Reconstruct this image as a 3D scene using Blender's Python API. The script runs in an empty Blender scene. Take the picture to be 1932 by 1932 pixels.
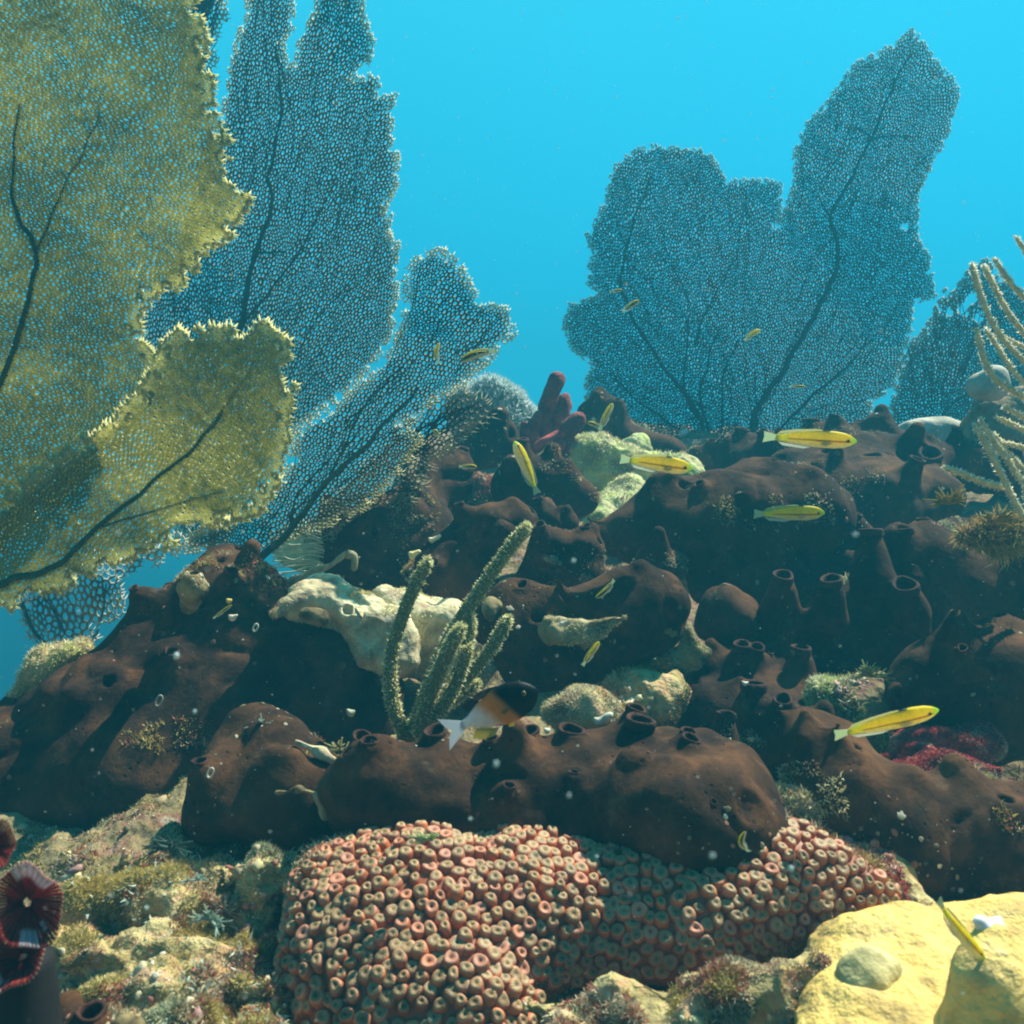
import bpy, math, random
import numpy as np
from mathutils import Vector, Matrix
from mathutils.geometry import delaunay_2d_cdt

S = bpy.context.scene
COL = S.collection
TAN = 0.52            # half-width tangent of the lens
W0 = 1932.0           # size of the tracing sheet

# ---------------------------------------------------------------- camera
cam_d = bpy.data.cameras.new('camera')
cam_d.sensor_width = 36.0
cam_d.lens = 18.0 / TAN
cam_d.clip_start = 0.01
cam_d.clip_end = 200.0
cam_d.dof.use_dof = True
cam_d.dof.focus_distance = 1.25
cam_d.dof.aperture_fstop = 16.0
cam = bpy.data.objects.new('camera', cam_d)
COL.objects.link(cam)
cam.location = (0, 0, 0)
cam.rotation_euler = (math.radians(90), 0, 0)
S.camera = cam

# ---------------------------------------------------------------- light
SUN_EL, SUN_AZ = math.radians(57), math.radians(56)   # azimuth from +Y towards +X
SUN_DIR = Vector((math.sin(SUN_AZ) * math.cos(SUN_EL), math.cos(SUN_AZ) * math.cos(SUN_EL), math.sin(SUN_EL)))
sun_d = bpy.data.lights.new('sun', 'SUN')
sun_d.energy = 5.0
sun_d.angle = math.radians(0.6)
sun_d.color = (1.0, 0.95, 0.80)
sun = bpy.data.objects.new('sun', sun_d)
COL.objects.link(sun)
sun.rotation_euler = SUN_DIR.to_track_quat('Z', 'Y').to_euler()

world = bpy.data.worlds.new('World')
S.world = world
world.use_nodes = True
wn, wl = world.node_tree.nodes, world.node_tree.links
wn.clear()
sky = wn.new('ShaderNodeTexSky')
sky.sky_type = 'NISHITA'
sky.sun_disc = False
sky.sun_elevation = SUN_EL
sky.sun_rotation = SUN_AZ
tint = wn.new('ShaderNodeMix'); tint.data_type = 'RGBA'; tint.blend_type = 'MULTIPLY'
tint.inputs[0].default_value = 1.0
tint.inputs[7].default_value = (0.0, 0.45, 0.75, 1)
wl.new(sky.outputs[0], tint.inputs[6])
b1 = wn.new('ShaderNodeBackground'); b1.inputs[1].default_value = 0.05
wl.new(tint.outputs[2], b1.inputs[0])
# open water: brighter towards the surface, deeper blue below
tc = wn.new('ShaderNodeTexCoord')
sep = wn.new('ShaderNodeSeparateXYZ')
wl.new(tc.outputs['Generated'], sep.inputs[0])
ramp = wn.new('ShaderNodeValToRGB')
mr = wn.new('ShaderNodeMapRange')
mr.inputs[1].default_value = -1.0
mr.inputs[2].default_value = 1.0
wl.new(sep.outputs[2], mr.inputs[0])
wl.new(mr.outputs[0], ramp.inputs[0])
cr = ramp.color_ramp
cr.elements[0].position = 0.30; cr.elements[0].color = (0.001, 0.025, 0.05, 1)
cr.elements[1].position = 1.0;  cr.elements[1].color = (0.30, 0.95, 1.0, 1)
for p, c in ((0.46, (0.001, 0.10, 0.20, 1)), (0.51, (0.0, 0.35, 0.55, 1)), (0.60, (0.006, 0.42, 0.56, 1)), (0.70, (0.03, 0.51, 0.61, 1)), (0.78, (0.05, 0.58, 0.66, 1))):
    e = cr.elements.new(p); e.color = c
b2 = wn.new('ShaderNodeBackground'); b2.inputs[1].default_value = .45
# water glows more towards the sun's side, less away from it
mry = wn.new('ShaderNodeMapRange')
mry.inputs[1].default_value = -.5; mry.inputs[2].default_value = .8; mry.inputs[3].default_value = .06; mry.inputs[4].default_value = 1.0
wl.new(sep.outputs[1], mry.inputs[0])
dim = wn.new('ShaderNodeVectorMath'); dim.operation = 'SCALE'
wl.new(ramp.outputs[0], dim.inputs[0]); wl.new(mry.outputs[0], dim.inputs['Scale'])
wl.new(dim.outputs[0], b2.inputs[0])
add = wn.new('ShaderNodeAddShader')
wl.new(b1.outputs[0], add.inputs[0]); wl.new(b2.outputs[0], add.inputs[1])
wo = wn.new('ShaderNodeOutputWorld')
wl.new(add.outputs[0], wo.inputs[0])

S.view_settings.view_transform = 'Standard'
S.view_settings.look = 'None'
S.view_settings.exposure = 1.25
S.view_settings.gamma = 1.0
S.render.engine = 'CYCLES'
S.cycles.use_denoising = True
S.cycles.max_bounces = 6
S.cycles.diffuse_bounces = 2
S.cycles.glossy_bounces = 1
S.cycles.transmission_bounces = 2
S.cycles.transparent_max_bounces = 8
S.cycles.volume_bounces = 0
S.cycles.use_adaptive_sampling = True
S.cycles.pixel_filter_type = 'BLACKMAN_HARRIS'
S.cycles.filter_width = 2.0

# ---------------------------------------------------------------- helpers
REG = {0: (0, 0, 1), 1: (0, 0, .3342), 2: (0, 581, .3342), 3: (0, 1227, .365), 4: (581, 581, .3342), 5: (581, 1227, .365),
       6: (1227, 1227, .365), 7: (1227, 581, .365), 8: (1033, 0, .4652), 9: (839.5, 678, .2674),
       10: (1646.6, 419.7, .3342), 11: (290.6, 968.6, .3008), 12: (1356, 742.6, .2981)}


def TR(reg, x, y):
    a, b, s = REG[reg]
    return a + x * s, b + y * s


def PX(d):
    """metres per sheet pixel at distance d"""
    return 2 * TAN * d / W0


def P(u, v, d):
    k = TAN * d / (W0 / 2)
    return np.stack([(np.asarray(u, float) - 966) * k, np.asarray(d, float) + 0 * np.asarray(u, float), -(np.asarray(v, float) - 966) * k], -1)


def D(v):
    """distance of the reef slope seen at height v on the sheet"""
    return 0.478 / (0.28 + TAN * (v - 966) / 966)


def smooth01(x):
    x = np.clip(x, 0, 1)
    return x * x * (3 - 2 * x)


def _hash(ix, iy, iz, seed):
    n = (ix * 374761393 + iy * 668265263 + iz * 2147483647 + seed * 1274126177) & 0xFFFFFFFF
    n = ((n ^ (n >> 13)) * 1274126177) & 0xFFFFFFFF
    n = ((n ^ (n >> 16)) * 2246822519) & 0xFFFFFFFF
    return ((n ^ (n >> 15)) & 0xFFFFFF) / float(0xFFFFFF) * 2 - 1


def noise3(p, scale, seed=0):
    q = np.asarray(p, float) * scale
    i = np.floor(q).astype(np.int64)
    f = q - i
    f = f * f * (3 - 2 * f)
    out = 0
    for dx in (0, 1):
        wx = f[..., 0] if dx else 1 - f[..., 0]
        for dy in (0, 1):
            wy = f[..., 1] if dy else 1 - f[..., 1]
            for dz in (0, 1):
                wz = f[..., 2] if dz else 1 - f[..., 2]
                out = out + wx * wy * wz * _hash(i[..., 0] + dx, i[..., 1] + dy, i[..., 2] + dz, seed)
    return out


def fbm(p, scale, octs=3, seed=0, gain=0.5):
    a, s, o = 1.0, scale, 0
    for k in range(octs):
        o = o + a * noise3(p, s, seed + k * 17)
        a *= gain; s *= 2.03
    return o


def mesh_from(name, verts, faces, mats, smooth=True, mat_idx=None, colors=None):
    """faces: array (n,3|4) or a list of such arrays"""
    me = bpy.data.meshes.new(name)
    verts = np.asarray(verts, np.float32).reshape(-1, 3)
    if not isinstance(faces, list):
        faces = [faces]
    faces = [np.asarray(f, np.int32) for f in faces if len(f)]
    me.vertices.add(len(verts))
    me.vertices.foreach_set('co', verts.ravel())
    tot = np.concatenate([np.full(len(f), f.shape[1], np.int32) for f in faces])
    loops = np.concatenate([f.ravel() for f in faces])
    start = np.concatenate([[0], np.cumsum(tot)[:-1]]).astype(np.int32)
    me.loops.add(len(loops))
    me.loops.foreach_set('vertex_index', loops)
    me.polygons.add(len(tot))
    me.polygons.foreach_set('loop_start', start)
    me.polygons.foreach_set('loop_total', tot)
    if smooth:
        me.polygons.foreach_set('use_smooth', np.ones(len(tot), bool))
    for m in (mats if isinstance(mats, (list, tuple)) else [mats]):
        me.materials.append(m)
    if mat_idx is not None:
        me.polygons.foreach_set('material_index', np.asarray(mat_idx, np.int32))
    if colors is not None:
        at = me.color_attributes.new('Col', 'FLOAT_COLOR', 'POINT')
        c = np.ones((len(verts), 4), np.float32)
        c[:, :colors.shape[1]] = colors
        at.data.foreach_set('color', c.ravel())
    me.update(calc_edges=True)
    me.validate()
    return me


def link(name, me, parent=None):
    o = bpy.data.objects.new(name, me)
    COL.objects.link(o)
    if parent is not None:
        o.parent = parent
        o.matrix_parent_inverse = Matrix.Translation(parent.location).inverted()
    return o


def empty(name, loc, label, cat, group=None):
    o = bpy.data.objects.new(name, None)
    o.empty_display_size = 0.02
    COL.objects.link(o)
    o.location = [float(c) for c in loc]
    tag(o, label, cat, group)
    return o


def tag(o, label=None, cat=None, group=None, kind=None):
    if label: o['label'] = label
    if cat: o['category'] = cat
    if group: o['group'] = group
    if kind: o['kind'] = kind
    return o


class MB:
    """collects vertex and face arrays"""
    def __init__(s):
        s.v, s.f3, s.f4, s.c, s.n, s.m3, s.m4 = [], [], [], [], 0, [], []

    def add(s, v, f, col=None, mat=0):
        v = np.asarray(v, float).reshape(-1, 3)
        f = np.asarray(f, int) + s.n
        s.v.append(v)
        if f.shape[1] == 3:
            s.f3.append(f); s.m3.append(np.full(len(f), mat))
        else:
            s.f4.append(f); s.m4.append(np.full(len(f), mat))
        if col is None:
            col = np.ones((len(v), 3))
        col = np.asarray(col, float)
        if col.ndim == 1:
            col = np.tile(col, (len(v), 1))
        s.c.append(col)
        s.n += len(v)

    def build(s, name, mats, parent=None, smooth=True):
        fs, mi = [], []
        if s.f3: fs.append(np.concatenate(s.f3)); mi.append(np.concatenate(s.m3))
        if s.f4: fs.append(np.concatenate(s.f4)); mi.append(np.concatenate(s.m4))
        me = mesh_from(name, np.concatenate(s.v), fs, mats, smooth, np.concatenate(mi), np.concatenate(s.c))
        return link(name, me, parent)


def frames(pts):
    pts = np.asarray(pts, float)
    t = np.gradient(pts, axis=0)
    t /= np.linalg.norm(t, axis=1)[:, None] + 1e-12
    up = np.array([0, 0, 1.0]) if abs(t[0, 2]) < .9 else np.array([0, 1.0, 0])
    n = np.cross(t[0], up); n /= np.linalg.norm(n)
    N = [n]
    for i in range(1, len(t)):
        n = N[-1] - t[i] * np.dot(N[-1], t[i])
        n /= np.linalg.norm(n) + 1e-12
        N.append(n)
    N = np.array(N)
    return t, N, np.cross(t, N)


def spline(ctrl, n):
    c = np.asarray(ctrl, float)
    if len(c) < 3:
        tt = np.linspace(0, 1, n)[:, None]
        return c[0] * (1 - tt) + c[-1] * tt
    c = np.vstack([2 * c[0] - c[1], c, 2 * c[-1] - c[-2]])
    seg = len(c) - 3
    out = []
    for x in np.linspace(0, seg - 1e-6, n):
        i = int(x); t = x - i
        p0, p1, p2, p3 = c[i:i + 4]
        out.append(.5 * ((2 * p1) + (-p0 + p2) * t + (2 * p0 - 5 * p1 + 4 * p2 - p3) * t * t + (-p0 + 3 * p1 - 3 * p2 + p3) * t ** 3))
    return np.array(out)


def tube(mb, pts, rad, seg=8, col=None, mat=0, cap=True):
    pts = np.asarray(pts, float)
    rad = np.broadcast_to(np.asarray(rad, float), (len(pts),))
    t, a, b = frames(pts)
    ang = np.linspace(0, 2 * np.pi, seg, endpoint=False)
    ring = a[:, None] * np.cos(ang)[None, :, None] + b[:, None] * np.sin(ang)[None, :, None]
    v = pts[:, None] + ring * rad[:, None, None]
    n = len(pts)
    v = v.reshape(-1, 3)
    i = np.arange(n - 1)[:, None] * seg; j = np.arange(seg)[None]
    j2 = (j + 1) % seg
    f = np.stack([i + j, i + j2, i + seg + j2, i + seg + j], -1).reshape(-1, 4)
    if cap:
        v = np.vstack([v, pts[0] - t[0] * rad[0] * .6, pts[-1] + t[-1] * rad[-1] * .6])
        k = len(v) - 2
        jj = np.arange(seg)
        f3a = np.stack([np.full(seg, k), (jj + 1) % seg, jj], -1)
        f3b = np.stack([np.full(seg, k + 1), (n - 1) * seg + jj, (n - 1) * seg + (jj + 1) % seg], -1)
    cc = None
    if col is not None:
        col = np.asarray(col, float)
        if col.ndim == 2:
            cc = np.repeat(col, seg, 0)
            if cap: cc = np.vstack([cc, col[0], col[-1]])
        else:
            cc = col
    base = mb.n
    mb.add(v, f, cc, mat)
    if cap:
        mb.f3.append(np.vstack([f3a, f3b]) + base); mb.m3.append(np.full(2 * seg, mat))


def lathe(mb, T, axis, prof, seg=20, col=None, mat=0, wob=0.0, rng=None):
    """prof: (radius, height) pairs along the axis from T"""
    a = np.asarray(axis, float); a = a / np.linalg.norm(a)
    x = np.cross(a, [0, 1, 0.01]); x /= np.linalg.norm(x); y = np.cross(a, x)
    ang = np.linspace(0, 2 * np.pi, seg, endpoint=False)
    w = np.ones(seg)
    if wob and rng is not None:
        w = 1 + wob * np.sin(ang * 2 + rng.uniform(0, 6)) + wob * .6 * np.sin(ang * 3 + rng.uniform(0, 6))
    v = []
    for r, h in prof:
        v.append(np.asarray(T) + a * h + (x * np.cos(ang)[:, None] + y * np.sin(ang)[:, None]) * (r * w)[:, None])
    v = np.concatenate(v); n = len(prof)
    i = np.arange(n - 1)[:, None] * seg; j = np.arange(seg)[None]; j2 = (j + 1) % seg
    f = np.stack([i + j, i + j2, i + seg + j2, i + seg + j], -1).reshape(-1, 4)
    cc = None
    if col is not None:
        col = np.asarray(col, float)
        cc = np.repeat(col, seg, 0) if col.ndim == 2 else col
    mb.add(v, f, cc, mat)


# ---------------------------------------------------------------- materials
def _nodes(name):
    m = bpy.data.materials.new(name)
    m.use_nodes = True
    nt = m.node_tree
    return m, nt, nt.nodes['Principled BSDF']


def ramp_node(nt, stops):
    r = nt.nodes.new('ShaderNodeValToRGB')
    e = r.color_ramp.elements
    while len(e) > 1:
        e.remove(e[-1])
    e[0].position = stops[0][0]; e[0].color = (*stops[0][1], 1)
    for p, c in stops[1:]:
        k = e.new(p); k.color = (*c, 1)
    return r


def mat_noise(name, stops, scale=20, detail=5, rough=.85, bump=.3, bscale=120, bdist=.002, spec=.25, stops2=None, scale2=60, mix2=.4):
    m, nt, bs = _nodes(name)
    L = nt.links
    tc = nt.nodes.new('ShaderNodeTexCoord')
    n = nt.nodes.new('ShaderNodeTexNoise'); n.inputs['Scale'].default_value = scale; n.inputs['Detail'].default_value = detail
    n.inputs['Roughness'].default_value = .62
    L.new(tc.outputs['Object'], n.inputs['Vector'])
    r = ramp_node(nt, stops)
    L.new(n.outputs[0], r.inputs[0])
    out = r.outputs[0]
    if stops2:
        n2 = nt.nodes.new('ShaderNodeTexNoise'); n2.inputs['Scale'].default_value = scale2; n2.inputs['Detail'].default_value = 4
        L.new(tc.outputs['Object'], n2.inputs['Vector'])
        r2 = ramp_node(nt, stops2)
        L.new(n2.outputs[0], r2.inputs[0])
        mx = nt.nodes.new('ShaderNodeMix'); mx.data_type = 'RGBA'; mx.inputs[0].default_value = mix2
        L.new(out, mx.inputs[6]); L.new(r2.outputs[0], mx.inputs[7])
        out = mx.outputs[2]
    L.new(out, bs.inputs['Base Color'])
    bs.inputs['Roughness'].default_value = rough
    bs.inputs['Specular IOR Level'].default_value = spec
    nb = nt.nodes.new('ShaderNodeTexNoise'); nb.inputs['Scale'].default_value = bscale; nb.inputs['Detail'].default_value = 5
    L.new(tc.outputs['Object'], nb.inputs['Vector'])
    b = nt.nodes.new('ShaderNodeBump'); b.inputs['Strength'].default_value = bump; b.inputs['Distance'].default_value = bdist
    L.new(nb.outputs[0], b.inputs['Height']); L.new(b.outputs[0], bs.inputs['Normal'])
    return m


def mat_col(name, rough=.6, translucent=0.0, tcol=(1, 1, 1), spec=.3, bump=0, bscale=400, bdist=.0006, alpha=None, var=0.0, vscale=60):
    """colour from the mesh attribute Col (pigment), optional translucency"""
    m, nt, bs = _nodes(name)
    L = nt.links
    at = nt.nodes.new('ShaderNodeAttribute'); at.attribute_name = 'Col'
    src = at.outputs['Color']
    if var:
        tc = nt.nodes.new('ShaderNodeTexCoord')
        n = nt.nodes.new('ShaderNodeTexNoise'); n.inputs['Scale'].default_value = vscale; n.inputs['Detail'].default_value = 4
        L.new(tc.outputs['Object'], n.inputs['Vector'])
        mr_ = nt.nodes.new('ShaderNodeMapRange'); mr_.inputs[1].default_value = .3; mr_.inputs[2].default_value = .7
        mr_.inputs[3].default_value = 1 - var; mr_.inputs[4].default_value = 1 + var
        L.new(n.outputs[0], mr_.inputs[0])
        vm = nt.nodes.new('ShaderNodeVectorMath'); vm.operation = 'SCALE'
        L.new(src, vm.inputs[0]); L.new(mr_.outputs[0], vm.inputs['Scale'])
        src = vm.outputs[0]
    L.new(src, bs.inputs['Base Color'])
    bs.inputs['Roughness'].default_value = rough
    bs.inputs['Specular IOR Level'].default_value = spec
    if bump:
        tc = nt.nodes.new('ShaderNodeTexCoord')
        nb = nt.nodes.new('ShaderNodeTexNoise'); nb.inputs['Scale'].default_value = bscale
        L.new(tc.outputs['Object'], nb.inputs['Vector'])
        b = nt.nodes.new('ShaderNodeBump'); b.inputs['Strength'].default_value = bump; b.inputs['Distance'].default_value = bdist
        L.new(nb.outputs[0], b.inputs['Height']); L.new(b.outputs[0], bs.inputs['Normal'])
    if alpha is not None:
        bs.inputs['Alpha'].default_value = alpha
    if translucent:
        tr = nt.nodes.new('ShaderNodeBsdfTranslucent')
        mxc = nt.nodes.new('ShaderNodeMix'); mxc.data_type = 'RGBA'; mxc.blend_type = 'MULTIPLY'; mxc.inputs[0].default_value = 1
        L.new(src, mxc.inputs[6]); mxc.inputs[7].default_value = (*tcol, 1)
        L.new(mxc.outputs[2], tr.inputs[0])
        ms = nt.nodes.new('ShaderNodeMixShader'); ms.inputs[0].default_value = translucent
        L.new(bs.outputs[0], ms.inputs[1]); L.new(tr.outputs[0], ms.inputs[2])
        L.new(ms.outputs[0], nt.nodes['Material Output'].inputs[0])
    return m


M = {}


def mat_sponge(name):
    m, nt, bs = _nodes(name)
    L = nt.links
    tc = nt.nodes.new('ShaderNodeTexCoord')
    def noise(sc, det=4, ro=.6):
        n = nt.nodes.new('ShaderNodeTexNoise'); n.inputs['Scale'].default_value = sc; n.inputs['Detail'].default_value = det; n.inputs['Roughness'].default_value = ro
        L.new(tc.outputs['Object'], n.inputs['Vector']); return n.outputs[0]
    def mix(fac, a, b, mode='MIX'):
        x = nt.nodes.new('ShaderNodeMix'); x.data_type = 'RGBA'; x.blend_type = mode
        if isinstance(fac, float): x.inputs[0].default_value = fac
        else: L.new(fac, x.inputs[0])
        for k, q in ((6, a), (7, b)):
            if isinstance(q, tuple): x.inputs[k].default_value = (*q, 1)
            else: L.new(q, x.inputs[k])
        return x.outputs[2]
    def ramp(src, stops):
        r = ramp_node(nt, stops); L.new(src, r.inputs[0]); return r.outputs[0]
    base = ramp(noise(9, 5), [(.34, (.009, .007, .006)), (.46, (.028, .014, .008)), (.56, (.074, .034, .015)), (.70, (.150, .070, .027))])
    blot = ramp(noise(30, 6, .7), [(.38, (.008, .006, .006)), (.52, (.060, .028, .013)), (.66, (.175, .075, .028))])
    c = mix(.45, base, blot)
    film = ramp(noise(17, 8, .75), [(.60, (0, 0, 0)), (.70, (1, 1, 1))])
    filmf = nt.nodes.new('ShaderNodeMath'); filmf.operation = 'MULTIPLY'; L.new(film, filmf.inputs[0]); filmf.inputs[1].default_value = .45
    c = mix(filmf.outputs[0], c, (.16, .135, .085))
    fl = ramp(noise(230, 3, .8), [(.70, (0, 0, 0)), (.75, (1, 1, 1))])
    flf = nt.nodes.new('ShaderNodeMath'); flf.operation = 'MULTIPLY'; L.new(fl, flf.inputs[0]); flf.inputs[1].default_value = .55
    c = mix(flf.outputs[0], c, (.40, .37, .26))
    vo = nt.nodes.new('ShaderNodeTexVoronoi'); vo.inputs['Scale'].default_value = 120
    L.new(tc.outputs['Object'], vo.inputs['Vector'])
    pore = ramp(vo.outputs['Distance'], [(.10, (.25, .2, .2)), (.24, (1, 1, 1))])
    pm = ramp(noise(13, 2), [(.50, (0, 0, 0)), (.62, (1, 1, 1))])
    pore = mix(pm, (1.0, 1.0, 1.0), pore)
    c = mix(1.0, c, pore, 'MULTIPLY')
    L.new(c, bs.inputs['Base Color'])
    bs.inputs['Roughness'].default_value = .93
    bs.inputs['Specular IOR Level'].default_value = .12
    b1_ = nt.nodes.new('ShaderNodeBump'); b1_.inputs['Strength'].default_value = .7; b1_.inputs['Distance'].default_value = .003
    L.new(noise(75, 6, .65), b1_.inputs['Height'])
    b2_ = nt.nodes.new('ShaderNodeBump'); b2_.inputs['Strength'].default_value = .8; b2_.inputs['Distance'].default_value = .0015
    L.new(pore, b2_.inputs['Height']); L.new(b1_.outputs[0], b2_.inputs['Normal'])
    L.new(b2_.outputs[0], bs.inputs['Normal'])
    return m


M['sponge'] = mat_sponge('brown_sponge')
M['osculum'] = mat_noise('sponge_rim', [(.3, (.022, .009, .007)), (.7, (.085, .034, .020))], scale=70, rough=.9, bump=.8, bscale=300, bdist=.002)
M['crust_sponge'] = mat_noise('crusted_sponge_skin', [(.35, (.05, .035, .02)), (.5, (.28, .22, .10)), (.7, (.45, .40, .22))], scale=30, rough=.9, bump=.6, bscale=200)
M['reef'] = mat_noise('reef_rock', [(.30, (.03, .022, .02)), (.42, (.12, .085, .05)), (.52, (.24, .20, .11)), (.62, (.33, .28, .16)), (.75, (.20, .10, .07))],
                      scale=16, detail=8, rough=.95, bump=1, bscale=70, bdist=.008,
                      stops2=[(.35, (.04, .05, .03)), (.5, (.30, .24, .10)), (.62, (.28, .09, .08)), (.72, (.42, .40, .30))], scale2=45, mix2=.5)
M['turf_rock'] = mat_noise('turf_covered_rock', [(.30, (.07, .05, .03)), (.42, (.30, .23, .10)), (.52, (.50, .42, .20)), (.62, (.62, .54, .30)), (.75, (.35, .17, .10))],
                      scale=24, detail=9, rough=.95, bump=1, bscale=110, bdist=.008,
                      stops2=[(.35, (.10, .10, .05)), (.5, (.55, .44, .16)), (.62, (.50, .20, .14)), (.72, (.70, .68, .50))], scale2=70, mix2=.5)
M['pale_rock'] = mat_noise('pale_dead_coral', [(.32, (.34, .22, .16)), (.45, (.64, .54, .32)), (.6, (.84, .77, .50)), (.75, (.74, .68, .42))],
                           scale=22, detail=7, rough=.92, bump=1, bscale=110, bdist=.004,
                           stops2=[(.36, (.22, .12, .11)), (.46, (.34, .33, .17)), (.58, (.66, .60, .36))], scale2=55, mix2=.5)
M['green_rock'] = mat_noise('algae_covered_boulder', [(.30, (.26, .26, .14)), (.45, (.56, .60, .24)), (.58, (.74, .80, .36)), (.72, (.85, .85, .62))],
                            scale=18, detail=8, rough=.95, bump=1, bscale=80, bdist=.007,
                            stops2=[(.38, (.25, .12, .10)), (.5, (.42, .42, .24)), (.65, (.5, .62, .15))], scale2=35, mix2=.5)
M['red_crust'] = mat_noise('crimson_crust', [(.34, (.07, .010, .012)), (.46, (.26, .025, .03)), (.56, (.40, .07, .06)), (.64, (.48, .34, .20)), (.74, (.30, .05, .05))],
                           scale=55, detail=8, rough=.85, bump=1, bscale=200, bdist=.003)
M['yellow_coral'] = mat_noise('yellow_coral', [(.30, (.34, .28, .12)), (.41, (.58, .37, .09)), (.54, (.80, .53, .14)), (.64, (.86, .62, .22)), (.70, (.92, .88, .78))],
                              scale=14, detail=8, rough=.7, bump=1.0, bscale=220, bdist=.003,
                              stops2=[(.38, (.22, .19, .09)), (.52, (.85, .62, .18))], scale2=48, mix2=.42)
M['brain'] = mat_noise('pitted_coral', [(.35, (.30, .30, .22)), (.6, (.52, .50, .40))], scale=30, rough=.85, bump=.6, bscale=150)
M['rope'] = mat_noise('rope_sponge', [(.3, (.10, .02, .03)), (.5, (.24, .06, .06)), (.7, (.36, .12, .09))], scale=40, detail=7, rough=.95, bump=1, bscale=180, bdist=.004)
M['rope_red'] = mat_noise('red_branch_sponge', [(.3, (.30, .04, .05)), (.6, (.55, .12, .10))], scale=40, rough=.9, bump=.8, bscale=220, bdist=.002)
M['fan_y'] = mat_col('yellow_fan', rough=.7, translucent=.68, tcol=(1.0, .99, .80), spec=.3)
M['fan_b'] = mat_col('blue_fan', rough=.7, translucent=.3, tcol=(.9, 1, .9), spec=.3)
M['col'] = mat_col('pigmented', rough=.75, spec=.25, var=.25, vscale=150)
M['turf'] = mat_col('algal_turf', rough=.8, translucent=.3, spec=.2)
M['polyp'] = mat_col('polyp_skin', rough=.55, spec=.4, bump=.4, bscale=900, bdist=.0006, var=.2, vscale=80)
M['fish'] = mat_col('fish_skin', rough=.5, spec=.25, translucent=.5, tcol=(1, 1, 1), bump=.25, bscale=900, bdist=.0004, var=.12, vscale=300)
M['fin'] = mat_col('fish_fin', rough=.4, translucent=.5, spec=.3, alpha=.62)
M['eye'] = mat_col('fish_eye', rough=.12, spec=.8)
M['fuzz'] = mat_col('rod_polyps', rough=.8, translucent=.5, spec=.2)
M['snow'] = mat_col('snow_fleck', rough=.8, translucent=.4)
M['knob'] = mat_noise('grey_green_knob', [(.35, (.34, .30, .13)), (.6, (.62, .54, .24))], scale=60, rough=.8, bump=.8, bscale=200, bdist=.002)
# ---------------------------------------------------------------- solids from smooth unions
class SDF:
    def __init__(s):
        s.pr = []

    def cap(s, a, b, ra, rb, k=.02, op='add', sq=(1, 1, 1)):
        s.pr.append((np.asarray(a, float), np.asarray(b, float), float(ra), float(rb), k, op, np.asarray(sq, float)))

    def build(s, h):
        adds = [p for p in s.pr if p[5] == 'add']
        lo = np.min([np.minimum(p[0], p[1]) - max(p[2], p[3]) * 1.35 / np.minimum(p[6], 1) - p[4] for p in adds], 0) - 3 * h
        hi = np.max([np.maximum(p[0], p[1]) + max(p[2], p[3]) * 1.35 / np.minimum(p[6], 1) + p[4] for p in adds], 0) + 3 * h
        n = np.ceil((hi - lo) / h).astype(int) + 1
        F = np.full(n, .2, np.float32)
        ax = [lo[i] + np.arange(n[i]) * h for i in range(3)]
        for a, b, ra, rb, k, op, sq in s.pr:
            R = max(ra, rb) / np.minimum(sq, 1)
            l = np.minimum(a, b) - R - 2 * k - 2 * h
            u = np.maximum(a, b) + R + 2 * k + 2 * h
            i0 = np.clip(np.floor((l - lo) / h).astype(int), 0, n - 1)
            i1 = np.clip(np.ceil((u - lo) / h).astype(int) + 1, 1, n)
            if np.any(i1 <= i0):
                continue
            sl = tuple(slice(i0[i], i1[i]) for i in range(3))
            X = ax[0][sl[0]][:, None, None]; Y = ax[1][sl[1]][None, :, None]; Z = ax[2][sl[2]][None, None, :]
            A, B = a * sq, b * sq
            dx, dy, dz = X * sq[0] - A[0], Y * sq[1] - A[1], Z * sq[2] - A[2]
            e = B - A
            L2 = max(float(e @ e), 1e-12)
            t = np.clip((dx * e[0] + dy * e[1] + dz * e[2]) / L2, 0, 1)
            dd = np.sqrt((dx - t * e[0]) ** 2 + (dy - t * e[1]) ** 2 + (dz - t * e[2]) ** 2) - (ra + (rb - ra) * t)
            dd = dd.astype(np.float32)
            f = F[sl]
            if op == 'add':
                hh = np.maximum(k - np.abs(f - dd), 0) / k
                F[sl] = np.minimum(f, dd) - hh * hh * k * .25
            else:
                g = -dd
                hh = np.maximum(k - np.abs(f - g), 0) / k
                F[sl] = np.maximum(f, g) + hh * hh * k * .25
        return surface_nets(F, lo, h)


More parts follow.
